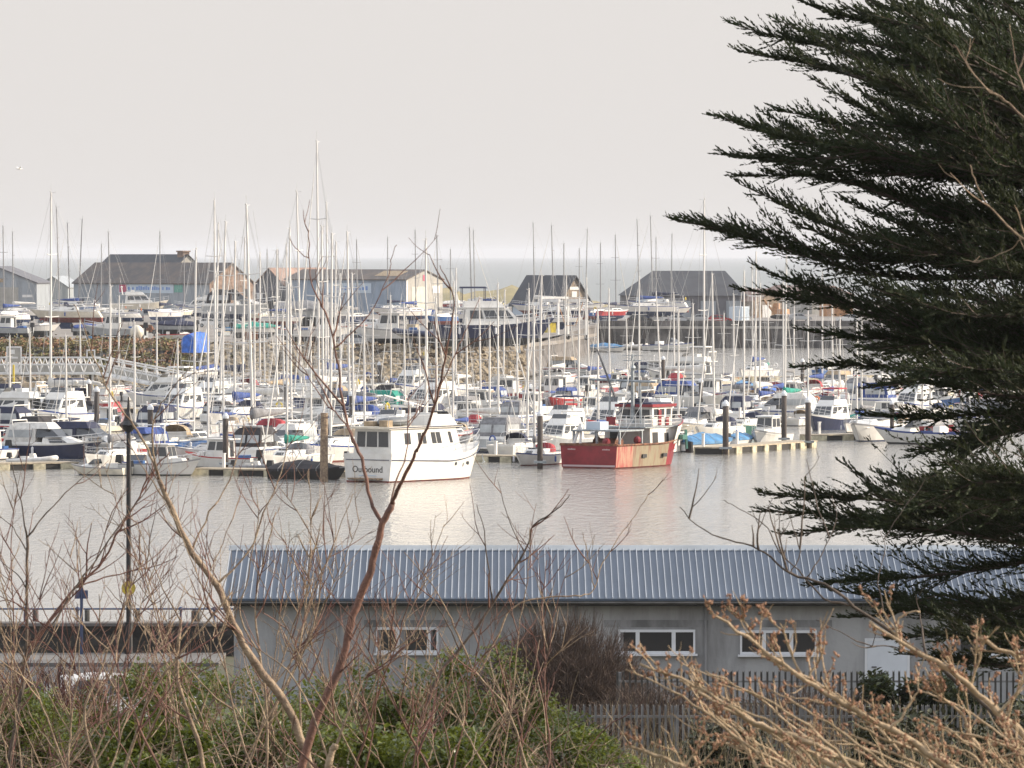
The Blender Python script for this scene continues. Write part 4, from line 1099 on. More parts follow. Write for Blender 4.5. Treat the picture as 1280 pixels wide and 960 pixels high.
# ---- the lettered motor yacht
def make_lettered():
    tc = G(431, 602); rz = R(90 - 36); Ln, B = 12.9, 4.35
    # transom's left lower corner sits at tc: centre from there
    fx, fy = math.cos(rz), math.sin(rz); lx, ly = -math.sin(rz), math.cos(rz)
    c = Vector((tc.x, tc.y, 0)) + Vector((fx, fy, 0)) * Ln / 2 - Vector((lx, ly, 0)) * B / 2 * .9
    t = thing('lettered_motor_yacht', 'white motor yacht with black lettering across its blue shaded transom', 'motor yacht', c, rz)
    hb, sh = hull_mb(Ln, B, 1.95, 1.75, 2.55, tw=.95, rake=1.4, full=2.5, n=17, flare=.9); h = hb.build('hull', [M['gel_white'], M['gel_white'], M['antifoul_red']], t)
    deck_mb(sh, .08).build('deck', [M['deck_white'], M['deck_teak']], t)
    xt = -Ln / 2
    b = MB()
    for s in (-1, 1):
        P = [(x, s * (hh + .015), z - .42) for x, hh, z in sh]; b.tube(P, .03, 4)
    b.box(xt - .03, xt + .02, -1.85, 1.85, 1.50, 1.55); b.build('rubbing_strake', M['gel_navy'], h)
    rz_m = Matrix(((0, 0, -1, xt - .012), (-1, 0, 0, 0), (0, 1, 0, .86), (0, 0, 0, 1)))
    text_mesh('Outbound', .62, 'name_lettering', M['text_black'], h, rz_m, .01)
    b = MB(); b.box(xt - .02, xt, -.75, .75, .42, .49); b.build('port_lettering', M['sign_pale'], h)
    b = MB(); b.tube([(xt - .02, -1.25, .2), (xt - .55, -1.2, .2)], .05, 6); b.tube([(xt - .02, 1.25, .2), (xt - .55, 1.2, .2)], .05, 6); b.box(xt - .6, xt - .01, -1.3, 1.3, .22, .30); b.build('bathing_platform', M['deck_teak'], t)
    b = MB(); q = b.block(-5.9, 2.7, 3.3, 2.7, 1.7, 3.62, .05, .75, .12); c1 = b.build('deckhouse', M['gel_white'], t)
    b = MB()
    S = [q[0], q[1], q[5], q[4]]; P_ = [q[2], q[3], q[7], q[6]]
    for f, fl in ((S, 0), (P_, 1)):
        for u in ((.20, .285), (.40, .45), (.465, .515), (.60, .66), (.675, .735), (.86, .90)):
            b = MB(); b.win(f, *(u if not fl else (1 - u[1], 1 - u[0])), .44, .84); b.build('window', M['boat_glass'], c1)
    for u in ((.08, .30), (.34, .62), (.66, .92)): b = MB(); b.win([q[3], q[0], q[4], q[7]], *u, .36, .90); b.build('window', M['boat_glass'], c1)
    for u in ((.06, .34), (.37, .63), (.66, .94)): b = MB(); b.win([q[1], q[2], q[6], q[5]], *u, .45, .9); b.build('window', M['boat_glass'], c1)
    b = MB(); b.block(-6.3, 2.6, 3.5, 2.9, 3.625, 3.76, 0, .2, .02); b.build('coachroof', M['gel_cream'], t)
    b = MB(); b.tube([(-6.25, -1.75, 3.70), (2.4, -1.46, 3.70)], .04, 4); b.tube([(-6.25, -1.75, 3.70), (-6.25, 1.75, 3.70)], .05, 4); b.build('roof_edge', M['gel_navy'], t)
    b = MB(); q2 = b.block(-.9, 2.4, 2.5, 2.1, 3.765, 4.5, .2, .7, .1); b.box(-.3, .3, -.9, .9, 4.5, 4.62); f = b.build('flybridge', M['gel_white'], t)
    b = MB(); b.win([q2[1], q2[2], q2[6], q2[5]], .05, .95, .6, 1.25); b.build('windscreen', M['boat_glass'], f)
    b = MB(); b.tube([(.2, 0, 4.5), (.2, 0, 7.6), (.1, 0, 9.2)], [.12, .09, .05], 8); b.tube([(.2, -.9, 6.9), (.2, .9, 6.9)], .04, 5); b.tube([(.2, 0, 5.0), (-4.6, 0, 5.9)], .06, 6); b.build('mast', M['alloy'], t)
    b = MB(); b.loft([[(-4.9 + x, wv * math.cos(a), 4.05 + zv + hv * math.sin(a)) for a in [k * math.pi / 4 for k in range(8)]] for x, wv, hv, zv in ((0, .1, .08, 0), (.4, .7, .3, 0), (2.2, .75, .32, .02), (2.9, .3, .2, .1))], True, True, True); b.build('tender', M['rib_grey'], t, True)
    b = MB(); b.box(-5.8, -5.2, -1.2, -.5, 3.765, 4.2); b.box(-2.2, -1.5, .6, 1.3, 3.765, 4.15); b.box(-4.9, -4.0, .75, 1.5, 3.765, 4.1); b.build('deck_locker', M['canvas_tan'], t)
    b = MB(); b.ball((-1.9, -.2, 5.2), .28, 0, 10, 6, (1, 1, .8)); b.tube([(-1.9, -.2, 3.75), (-1.9, -.2, 5)], .06, 6); b.build('radar', M['gel_white'], t)
    rails_mb(sh, .8, 9, None, .025).build('bow_rail', M['steel_tube'], t)
    b = MB()
    for s in (-1, 1):
        b.tube([(-6.2, s * 1.6, 3.76), (-6.2, s * 1.6, 4.5), (-1.4, s * 1.55, 4.5), (-1.4, s * 1.55, 3.76)], .022, 4)
        for x in (-4.8, -3.4, -2.2): b.tube([(x, s * 1.57, 3.76), (x, s * 1.57, 4.5)], .018, 4)
    b.tube([(-6.2, -1.6, 4.5), (-6.2, 1.6, 4.5)], .022, 4); b.build('roof_rail', M['steel_tube'], t)
    for x in (-2.2, -.4, 1.0, 2.4):
        b = MB(); b.tube([(x, -1.99, 1.12), (x, -1.90, 1.12)], .13, 10); b.build('porthole', M['boat_glass'], h)
    b = MB(); b.tube([(5.3, -1.05, 1.6), (5.35, -1.18, 1.1)], .05, 5); b.tube([(5.2, -1.15, 1.05), (5.5, -1.15, 1.12)], .05, 5); b.build('anchor', M['galv'], t)
    for x in (-4.4, -1.2): fender(t, x, 2.05, .8, M['fender_blue'])
    OCC.extend(circles(c.x, c.y, rz, Ln + .6, B)); BOATS.append(dict(o=t, key='u', d='', x=c.x, y=c.y, afloat=True, label=t['label']))
make_lettered()
# ---- the red trawler
def make_trawler():
    tc = G(702, 585); rz = R(90 - 31); Ln, B = 12.4, 4.9
    fx, fy = math.cos(rz), math.sin(rz); lx, ly = -math.sin(rz), math.cos(rz)
    c = Vector((tc.x, tc.y, 0)) + Vector((fx, fy, 0)) * Ln / 2 - Vector((lx, ly, 0)) * B / 2 * .93
    t = thing('fishing_trawler', 'red hulled fishing trawler with white wheelhouse rails and steel gantry', 'trawler', c, rz)
    hb, sh = hull_mb(Ln, B, 1.75, 1.75, 2.5, tw=.97, rake=1.0, full=3.0, n=17, flare=.95, depth=1.2)
    # worn cream and orange side panels, red bow
    b2 = MB(); b2.v, b2.f = hb.v, hb.f; b2.m = []
    for f, m in zip(hb.f, hb.m):
        x = sum(hb.v[i][0] for i in f) / len(f); y = sum(hb.v[i][1] for i in f) / len(f)
        if m == 2: b2.m.append(3)
        elif x < -Ln / 2 + .05: b2.m.append(0)
        elif y < 0: b2.m.append(1 if x < -4.2 else 2 if x < 1.6 else 0)
        else: b2.m.append(0)
    h = b2.build('hull', [M['paint_red'], M['paint_red_worn'], M['paint_cream_worn'], M['antifoul_red']], t)
    deck_mb(sh, .75, .1).build('deck', [M['rust'], M['deck_teak']], t)
    xt = -Ln / 2
    b = MB(); b.box(xt - .025, xt + .01, -2.2, 2.15, .13, .26); b.build('waterline_band', M['text_pale'], h)
    rm = lambda y, z: Matrix(((0, 0, -1, xt - .012), (-1, 0, 0, y), (0, 1, 0, z), (0, 0, 0, 1)))
    b = MB()
    for y0_ in (1.75, -1.15):
        y = y0_
        while y > y0_ - .62: w = rnd(.05, .09); b.box(xt - .02, xt + .01, y - w, y, 1.34, 1.34 + rnd(.08, .12)); y -= w + .035
    b.build('name_lettering', M['text_pale'], h)
    b = MB()
    for s in (-1, 1): b.tube([(x, s * (hh + .02), z - .05) for x, hh, z in sh], .08, 6)
    b.box(xt - .08, xt + .1, -2.4, 2.4, 1.66, 1.82); b.build('gunwale', M['rust'], h)
    b = MB(); b.box(-2.6, -2.0, -2.47, -2.36, .72, .98); b.box(.4, .95, -2.49, -2.38, .72, .98); b.build('freeing_port', M['text_black'], h)
    # raised white bow
    b = MB(); n0 = 11
    R1 = [[(x, -hh - .03, z - .28), (x + .3, -hh - .26, z + 1.05)] for x, hh, z in sh[n0:]]; R2 = [[(x, hh + .03, z - .28), (x + .3, hh + .26, z + 1.05)] for x, hh, z in sh[n0:]]
    b.loft(R1, False); b.loft(R2, False); b.build('bow_bulwark', M['paint_white_worn'], t)
    b = MB(); b.tube([(x + .3, -hh - .26, z + 1.07) for x, hh, z in sh[n0:]], .06, 5); b.tube([(x + .3, hh + .26, z + 1.07) for x, hh, z in sh[n0:]], .06, 5); b.build('bow_capping', M['paint_red'], t)
    # lower deckhouse then rails and wheelhouse
    b = MB(); q = b.block(-.6, 4.3, 3.9, 3.4, 1.0, 3.3, 0, .1, .04); c1 = b.build('deckhouse', M['paint_white_worn'], t)
    b = MB(); b.win([q[0], q[1], q[5], q[4]], .08, .26, .05, .82); b.build('doorway', M['text_black'], c1); b = MB(); b.win([q[0], q[1], q[5], q[4]], .48, .62, .42, .78); b.build('window', M['text_black'], c1); b = MB(); b.win([q[3], q[0], q[4], q[7]], .12, .38, .05, .86); b.build('doorway', M['text_black'], c1)
    b = MB(); b.block(-1.5, 4.5, 4.1, 3.6, 3.303, 3.4, 0, 0, 0); b.build('boat_deck', M['galv'], t)
    b = MB(); q = b.block(.6, 3.8, 2.9, 2.5, 3.403, 5.15, .0, -.15, .03); w = b.build('wheelhouse', M['paint_white_worn'], t)
    b = MB()
    for f, fl in (([q[0], q[1], q[5], q[4]], 0), ([q[2], q[3], q[7], q[6]], 1)):
        for u in ((.08, .3), (.38, .6), (.7, .92)): b = MB(); b.win(f, *(u if not fl else (1 - u[1], 1 - u[0])), .48, .9); b.build('window', M['boat_glass'], w)
    for u in ((.08, .34), (.4, .62), (.68, .92)): b = MB(); b.win([q[3], q[0], q[4], q[7]], *u, .42, .88); b.build('window', M['boat_glass'], w)
    for u in ((.06, .34), (.37, .63), (.66, .94)): b = MB(); b.win([q[1], q[2], q[6], q[5]], *u, .5, .92); b.build('window', M['boat_glass'], w)
    b = MB(); b.block(.35, 4.2, 3.2, 2.8, 5.153, 5.42, 0, -.1, .0); b.box(1.5, 1.9, -1.47, -1.44, 3.5, 4.9); b.box(2.7, 3.1, -1.42, -1.37, 3.45, 4.2); b.build('roof_band', M['paint_red'], t)
    b = MB(); b.block(.5, 3.9, 2.9, 2.5, 5.423, 5.55, .1, .1, .1); b.box(.8, 1.5, -.6, .2, 5.55, 5.95); b.box(2.4, 2.9, .3, .9, 5.55, 5.8); b.build('roof_top', M['canvas_navy'], t)
    b = MB()
    P = [(.4, 1.95), (-1.45, 1.95), (-1.45, -1.95), (4.4, -1.75)]
    for z in (3.72, 4.05, 4.4): b.tube([(x, y, z) for x, y in P], .028, 4)
    for x, y in ((-1.45, 1.95), (-1.45, 1.2), (-1.45, .4), (-1.45, -.4), (-1.45, -1.2), (-1.45, -1.95), (-.4, -1.92), (.6, -1.88), (1.6, -1.84), (2.6, -1.8), (3.5, -1.78), (4.4, -1.75)): b.tube([(x, y, 3.4), (x, y, 4.4)], .028, 4)
    b.build('rail', M['white_paint'], t)
    b = MB(); b.tube([(-1.5, -.2, 4.0), (-1.5, .35, 4.0)], .02, 4); b.box(-1.5, -1.44, .5, 1.25, 3.55, 4.3); b.build('red_panel', M['paint_red'], t)
    # gantry, mast, beams
    b = MB()
    for s in (-1, 1): b.tube([(-.9, s * 1.35, 3.4), (-.9, s * 1.25, 6.9)], .09, 6)
    b.tube([(-.9, 3.0, 6.95), (-.9, -2.6, 6.8)], .11, 6); b.build('gantry', M['galv'], t)
    b = MB(); b.tube([(.2, 0, 3.4), (.2, 0, 6.5), (.15, 0, 9.0)], [.16, .14, .09], 8); b.tube([(.2, -.8, 8.5), (.2, .8, 8.5)], .04, 5); b.tube([(.2, -.9, 8.9), (.2, .9, 8.9)], .03, 5)
    b.ball((.2, .0, 7.9), .25, 0, 8, 4); b.build('mast', M['galv'], t)
    b = MB(); b.tube([(-.8, .9, 5.6), (-1.2, 2.2, 9.6)], [.1, .07], 6); b.tube([(.4, .3, 5.5), (-.6, 1.3, 3.5)], .05, 5); b.build('derrick', M['alloy_dark'], t)
    b = MB()
    for a, c_ in (((.2, 0, 8.8), (-5.4, 1.9, 2.2)), ((.2, 0, 8.8), (-5.4, -1.9, 2.2)), ((.2, 0, 8.8), (5.5, 0, 3.5)), ((-1.2, 2.2, 9.5), (.2, 0, 8.6)), ((-.9, -2.5, 6.8), (-5.2, -2.0, 2.0))): b.tube([a, c_], .022, 4)
    b.build('rigging', M['wire'], t)
    b = MB(); b.box(-5.2, -1.6, -2.0, 2.1, 2.95, 3.08)
    for x in (-5.0, -1.8):
        for y in (-1.9, 0, 1.95): b.box(x - .07, x + .07, y - .07, y + .07, 1.0, 2.95)
    b.build('shelter_deck', M['galv'], t)
    b = MB(); b.tube([(-5.4, 1.9, 1.3), (-4.7, 1.55, 3.2)], .13, 6); b.tube([(-5.4, 1.2, 1.3), (-4.7, 1.5, 3.2)], .1, 6); b.build('stern_davit', M['white_paint'], t)
    b = MB(); b.box(-4.2, -3.0, .2, 1.4, 3.083, 3.75); b.build('blue_crate', M['sign_pale'], t)
    b = MB(); b.tube([(-3.4, -.9, 1.6), (-3.4, .9, 1.6)], .55, 10); b.tube([(-3.4, -.95, 1.6), (-3.4, -.9, 1.6)], .7, 10); b.tube([(-3.4, .9, 1.6), (-3.4, .95, 1.6)], .7, 10); b.build('net_drum', M['rust'], t)
    b = MB(); b.ball((-5.2, -.9, 1.9), .32, 0, 8, 5); b.ball((-2.6, -2.0, 2.0), .3, 0, 8, 5); b.build('buoy', M['paint_red'], t)
    b = MB(); b.box(3.6, 4.3, -2.3, -1.6, 1.9, 2.25); b.tube([(4.4, -2.1, 2.6), (4.2, -2.3, 1.2)], .12, 5); b.build('net_heap', M['gel_green'], t)
    b = MB()
    for k in range(3): b.tube([(4.6 + .25 * k, -2.35 + .25 * k, 1.7), (4.6 + .25 * k, -2.42 + .25 * k, .9)], .2, 8)
    b.build('tyre_fender', M['rubber'], t)
    for n, f_ in (('deckhouse', .8), ('boat_deck', .8), ('wheelhouse', .8), ('roof_band', .8), ('roof_top', .8), ('rail', .8), ('red_panel', .8), ('gantry', .9), ('mast', .9), ('derrick', .88), ('rigging', .9), ('shelter_deck', .85), ('blue_crate', .85)):
        o = kid(t, n); o.scale = (1, 1, f_); o.location = (0, 0, 1.0 * (1 - f_))
    OCC.extend(circles(c.x, c.y, rz, Ln + .6, B)); BOATS.append(dict(o=t, key='u', d='', x=c.x, y=c.y, afloat=True, label=t['label']))
make_trawler()
for A_, B_, wd_ in PONT: pass

# ---- motor boats read from the photograph: kind, px, py, heading, scale, keywords
MOT = [
 ('motor_cruiser', 12, 533, 'l', 1.0, dict(hull='white', stripe='grey', cover='none', bottom='blue')),
 ('motor_cruiser', 74, 533, 'to', 1.0, dict(hull='white', stripe='blue', cover='navy')),
 ('sports_cruiser', 68, 573, 'r', 1.05, dict(hull='navy', stripe='white', cover='white')),
 ('sports_cruiser', 118, 572, 'r', 1.05, dict(hull='grey', stripe='white', cover='canvas_green' if False else 'navy')),
 ('inflatable_boat', 42, 582, 'r', .85, dict(cover='white')),
 ('speedboat', 124, 594, 'l', .85, dict(hull='cream', stripe='grey')),
 ('wheelhouse_boat', 202, 594, 'r', .95, dict(hull='white', stripe='grey')),
 ('wheelhouse_boat', 276, 585, 'l', .92, dict(hull='white', stripe='red')),
 ('sports_cruiser', 333, 577, 'away', 1.0, dict(hull='white', stripe='blue', cover='black')),
 ('covered_boat', 388, 599, 'r', 1.0, dict(hull='black', stripe='grey', cover='black')),
 ('inflatable_boat', 322, 591, 'r', .8, dict(cover='canvas_grey')),
 ('covered_boat', 420, 572, 'away', 1.0, dict(hull='white', cover='green')),
 ('sports_cruiser', 462, 520, 'l', .95, dict(hull='white', stripe='grey', cover='green')),
 ('motor_cruiser', 540, 520, 'to', 1.05, dict(hull='white', stripe='grey', cover='grey')),
 ('sports_cruiser', 545, 542, 'away', 1.0, dict(hull='white', cover='navy')),
 ('wheelhouse_boat', 600, 520, 'r', 1.1, dict(hull='white', stripe='grey')),
 ('covered_boat', 640, 517, 'r', 1.0, dict(hull='white', cover='canvas_blue')),
 ('wheelhouse_boat', 636, 501, 'l', 1.05, dict(hull='red', stripe='white')),
 ('wheelhouse_boat', 694, 500, 'l', 1.1, dict(hull='white', stripe='red')),
 ('sports_cruiser', 640, 564, 'away', 1.05, dict(hull='grey', stripe='white', cover='grey')),
 ('motor_cruiser', 700, 563, 'to', .82, dict(hull='grey', stripe='white', cover='none')),
 ('covered_boat', 884, 564, 0.9, 1.12, dict(hull='white', stripe='grey', cover='tarp_mid')),
 ('covered_boat', 926, 556, 'away', .8, dict(hull='white', cover='tarp_mid')),
 ('wheelhouse_boat', 960, 555, 'to', 1.0, dict(hull='white', stripe='grey')),
 ('sports_cruiser', 868, 545, 'to', .95, dict(hull='cream', stripe='grey', cover='grey')),
 ('motor_cruiser', 1035, 537, 'to', .85, dict(hull='navy', stripe='white', cover='red')),
 ('sports_cruiser', 1093, 551, 'to', 1.15, dict(hull='white', stripe='grey', cover='none')),
 ('speedboat', 1150, 555, 'l', 1.5, dict(hull='white', stripe='blue')),
 ('covered_boat', 956, 495, 'away', 1.0, dict(hull='white', cover='tarp_bright')),
 ('motor_cruiser', 858, 480, 'l', 1.05, dict(hull='white', stripe='grey', cover='white')),
 ('sports_cruiser', 970, 528, 'l', 1.05, dict(hull='white', cover='white')),
 ('sports_cruiser', 930, 528, 'away', .95, dict(hull='white', cover='navy')),
 ('motor_cruiser', 207, 508, 'l', .95, dict(hull='white', cover='white')),
 ('motor_cruiser', 262, 512, 'to', .9, dict(hull='white', cover='grey')),
 ('motor_cruiser', 225, 524, 'to', .95, dict(hull='white', cover='none')),
 ('speedboat', 175, 592, 'to', 1.0, dict(hull='white', stripe='blue')),
 ('sports_cruiser', 210, 545, 'away', 1.0, dict(hull='grey', cover='navy')),
 ('motor_cruiser', 1140, 520, 'to', .9, dict(hull='white', cover='none')),
 ('covered_boat', 1180, 552, 'away', .95, dict(hull='white', cover='canvas_red')),
 ('sports_cruiser', 1255, 535, 'r', 1.0, dict(hull='white', cover='grey')),
 ('inflatable_boat', 790, 437.5, 'r', 1.2, dict(cover='canvas_white')),
 ('speedboat', 838, 439, 'r', 1.6, dict(hull='white', stripe='blue')),
 ('covered_boat', 760, 440, 'r', 1.1, dict(hull='white', cover='tarp_mid')),
]
for k, px, py, hd, s, kw in MOT: afloat(k, px, py, hd, s, **kw)
# ---- sailing boats by their masts: x and y of the masthead, x at the foot (photo pixels)
MASTS = [(64, 241, 63), (37, 415, 38), (138, 358, 137), (149, 370, 148), (168, 402, 168), (196, 393, 196), (222, 427, 222), (268, 250, 269), (273, 280, 270), (282, 278, 275),
 (245, 312, 242), (294, 303, 293), (306, 297, 304), (308, 257, 316), (325, 317, 325), (346, 313, 346), (358, 305, 359), (362, 286, 364), (371, 240, 376), (396, 178, 399), (402, 283, 404),
 (408, 254, 410), (415, 293, 413), (420, 302, 418), (434, 291, 437), (260, 390, 260), (279, 395, 279), (303, 397, 304), (318, 355, 318), (345, 415, 347), (353, 388, 356), (360, 355, 358),
 (407, 372, 407), (425, 343, 426), (440, 343, 442), (466, 385, 466), (532, 300, 534), (570, 336, 570), (567, 353, 566), (622, 355, 623), (631, 363, 629), (488, 370, 489), (599, 372, 601),
 (661, 362, 659), (677, 345, 674), (667, 383, 668), (708, 345, 705), (733, 348, 736), (761, 361, 762), (799, 347, 799), (820, 365, 826), (842, 366, 843), (848, 388, 848), (880, 250, 880),
 (890, 343, 893), (917, 368, 917), (930, 340, 930), (945, 316, 944), (940, 330, 941), (950, 355, 950), (983, 320, 981), (979, 350, 979), (993, 345, 992), (1028, 340, 1028), (1050, 398, 1049),
 (1071, 388, 1071), (1077, 390, 1077), (1102, 388, 1102), (1131, 390, 1131), (1147, 386, 1147), (1154, 388, 1153), (1163, 390, 1163), (1180, 388, 1180), (1202, 392, 1202), (1226, 400, 1226),
 (1244, 396, 1244), (1262, 402, 1262), (12, 420, 12), (100, 400, 101), (505, 380, 506), (545, 372, 546), (583, 398, 584), (646, 398, 647), (724, 372, 723), (747, 388, 748), (783, 398, 784), (866, 380, 866), (905, 392, 904),
 (1010, 386, 1010), (1040, 372, 1041), (960, 378, 961), (82, 420, 83), (330, 402, 331), (388, 400, 389), (455, 405, 456), (524, 408, 525), (612, 402, 612), (686, 400, 687)]
HC = ['white'] * 17 + ['cream', 'navy', 'blue', 'white', 'grey', 'red', 'green']
CC = ['blue', 'white', 'blue', 'navy', 'white', 'grey', 'bare', 'white', 'blue', 'green', 'tan', 'bare', 'white', 'grey', 'blue', 'blue', 'white', 'bare']
HD = ['navy', 'white', 'grey', 'blue', 'none', 'navy', 'tan', 'red']
random.seed(5)
for i, (xt, yt, xb) in enumerate(MASTS):
    key = 'sailing_yacht' if i % 3 else 'classic_yacht'
    lo, hi = 462, 716
    if xb > 690: hi = 800
    if xb > 780: hi = 840
    if xb > 832: lo = 520
    if xb > 1030: lo = 545
    ok = None
    for tr in range(260):
        D = rnd(lo, hi); s0 = D / F
        ht = (H - (yt - HZ) * s0)
        if 15 < tr and ht > 19 and D > 560: D = rnd(lo, 560); s0 = D / F; ht = H - (yt - HZ) * s0
        s = min(max((ht - 1.2) / 13.2, .58), 1.32)
        hd = random.choice(('away', 'to', 'away', 'to', 'r', 'l')) if tr < 160 else random.choice(('away', 'to'))
        rz = heading(hd)
        if tr > 200: s *= .85
        mx_ = .8 * s
        x = (xb - 640) * s0 - math.cos(rz) * mx_; y = D - math.sin(rz) * mx_
        if y > fr(xb) - 30: continue
        if free(circles(x, y, rz, 10 * s, 3.25 * s), .1): ok = True; break
    if not ok: continue
    mast = ht - 1.45 * s
    lean = math.atan2((xt - xb) * s0, mast)
    hl = random.choice(HC)
    put(key, x, y, 0, rz, s, hull=hl, stripe=random.choice(['blue', 'red', 'grey', 'white', 'blue']) if hl == 'white' else 'white', cover=random.choice(CC), hood=random.choice(HD), mast=mast, lean=lean, bottom=random.choice(['blue', 'red', 'dark']))
# ---- more motor boats in the gaps
random.seed(21)
FILL = 0
for tr in range(7000):
    if FILL >= 120: break
    px = rnd(-20, 1290); D = rnd(466, 712)
    if px > 700: D = rnd(505, 820)
    if px > 860: D = rnd(525, 830)
    if px > 1040: D = rnd(560, 790)
    if 845 < px < 1075 and D < 548: continue
    if 575 < px < 850 and D < 500: continue
    if px < 430 and D < 480: continue
    key = random.choice(['motor_cruiser', 'sports_cruiser', 'sports_cruiser', 'wheelhouse_boat', 'wheelhouse_boat', 'speedboat', 'covered_boat'])
    s = rnd(.72, 1.05); rz = heading(random.choice(('away', 'to', 'away', 'to', 'r', 'l'))); Ln, B = LEN[key]
    x, y = (px - 640) * D / F, D
    if y > fr(px) - 27: continue
    if not free(circles(x, y, rz, Ln * s, B * s), .12): continue
    hl = random.choice(['white'] * 15 + ['cream', 'grey', 'navy', 'blue', 'red'])
    cv = dict(motor_cruiser=['none', 'navy', 'white', 'grey'], sports_cruiser=['navy', 'grey', 'white', 'black', 'blue', 'tan'], covered_boat=['tarp_mid', 'canvas_grey', 'canvas_navy', 'canvas_green', 'canvas_white']).get(key)
    put(key, x, y, 0, rz, s, hull=hl, stripe=random.choice(['blue', 'red', 'grey', 'white']), cover=random.choice(cv) if cv else None); FILL += 1

# ------------------------------------------------------------------ boats ashore
def cradle(o, key, s, z):
    Ln, B = LEN[key]; b = MB()
    for x in (-Ln * .28, Ln * .2):
        for sy_ in (-1, 1): b.tube([(x, sy_ * B * .42, -z / s), (x, sy_ * B * .33, .1)], .05, 5)
        b.box(x - .12, x + .12, -B * .3, B * .3, -z / s, -z / s + .25)
    b.build('stand', M['galv'], o)
    if 'yacht' in key:
        k = MB(); k.hexa([(-.9, -.12, -z / s + .25), (.6, -.12, -z / s + .25), (.6, .12, -z / s + .25), (-.9, .12, -z / s + .25), (-.9, -.2, -.3), (1.3, -.2, -.3), (1.3, .2, -.3), (-.9, .2, -.3)]); k.build('keel', M['antifoul_blue'], o)
def ashore(key, px, py, rz, s=1., lift=None, D=None, **k):
    p = L(px, py) if D is None else Vector((fanx(px, D), D, zl(D)))
    z = lift if lift is not None else (1.7 * s if 'yacht' in key else .95 * s)
    o = put(key, p.x, p.y, p.z + z, R(rz), s, afloat=False, **k); cradle(o, key, s, z); return o
random.seed(8)
o = ashore('classic_yacht', 93, 401, 8, .95, hull='blue', stripe='white', cover='blue', mast=15.6, dark=True, lean=.045)
ashore('sailing_yacht', 92, 396, 170, .95, hull='white', cover='bare', mast=15.3, dark=True, lean=-.03)
ashore('motor_cruiser', 175, 394, 2, 1.15, hull='cream', stripe='white', cover='none')
ashore('sports_cruiser', 300, 402, 2, 1.75, hull='grey', stripe='white', cover='black', lift=1.2)
ashore('motor_cruiser', 250, 398, 170, 1.0, hull='white', cover='none')
ashore('covered_boat', 392, 408, 3, 2.3, hull='grey', stripe='white', cover='canvas_grey', lift=1.3)
p = L(247, 443); t = thing('tarpaulined_boat', 'boat ashore wholly wrapped to the ground in bright blue tarpaulin', 'covered boat', p, R(62)); t['group'] = 'boats laid up ashore in the yard'; t.scale = (.78, .78, .8)
b = MB(); rr = []
for x, w, h in ((-2.6, .95, 2.5), (-2.5, 1.08, 2.75), (-1, 1.2, 2.95), (.8, 1.1, 3.05), (2.2, .6, 2.9), (2.8, .12, 2.8)):
    rr.append([(x, -w * .96, .25), (x + .05, -w, 1.4), (x, -w * .93, 2.2), (x, -w * .45, h - .15), (x, 0, h), (x, w * .45, h - .18), (x, w * .93, 2.2), (x - .05, w, 1.4), (x, w * .96, .25)])
b.loft(rr, False); b.add(rr[0], [tuple(range(9))]); b.add(rr[-1], [tuple(range(8, -1, -1))]); b.build('tarpaulin', M['tarp_bright'], t)
b = MB()
for q in rr[1:4]: b.tube([(x * 1.0, y * 1.012, z + .012) for x, y, z in q], .018, 4)
b.build('lashing', M['wire'], t)
for x in (-1.6, 1.2): b = MB(); b.box(x - .2, x + .2, -.7, .7, 0, .5); b.build('stand', M['pontoon_deck'], t)
OCC.append((p.x, p.y, 2.2))
ashore('covered_boat', 114, 421, 10, .85, hull='grey', cover='canvas_blue', lift=.7)
ashore('wheelhouse_boat', 142, 427, 178, 1.15, hull='grey', stripe='white', lift=.7)
ashore('speedboat', 45, 422, 12, 1.25, hull='white', stripe='grey', lift=.8)
ashore('wheelhouse_boat', 10, 424, 160, 1.0, hull='grey', stripe='blue', lift=.7)
ashore('sports_cruiser', 12, 412, 20, .85, hull='white', cover='grey', lift=.8)
ashore('covered_boat', 216, 420, 175, 1.1, hull='grey', cover='canvas_navy', lift=.8)
ashore('speedboat', 222, 432, 5, .95, hull='white', lift=.7)
ashore('covered_boat', 322, 424, 3, 1.1, hull='white', cover='canvas_green', lift=.8)
ashore('speedboat', 372, 428, 178, 1.15, hull='grey', lift=.8)
ashore('wheelhouse_boat', 404, 430, 4, 1.1, hull='white', stripe='grey', lift=.8)
ashore('wheelhouse_boat', 487, 433, 178, 1.35, hull='white', stripe='grey', lift=.8)
ashore('inflatable_boat', 528, 434, 176, 1.45, lift=.9, cover='gel_navy')
ashore('speedboat', 440, 420, 5, 1.0, hull='white', lift=.7)
ashore('sailing_yacht', 352, 400, 175, .8, hull='white', cover='white', mast=10.5)
ashore('covered_boat', 572, 389, 4, 1.15, hull='red', stripe='white', cover='canvas_white', lift=.9)
ashore('wheelhouse_boat', 612, 388, 175, .9, hull='white', lift=.7)
big = ashore('motor_cruiser', 618, 441, 4, 1.32, hull='navy', stripe='navy', cover='navy', bottom='dark', lift=1.5)
p618 = big
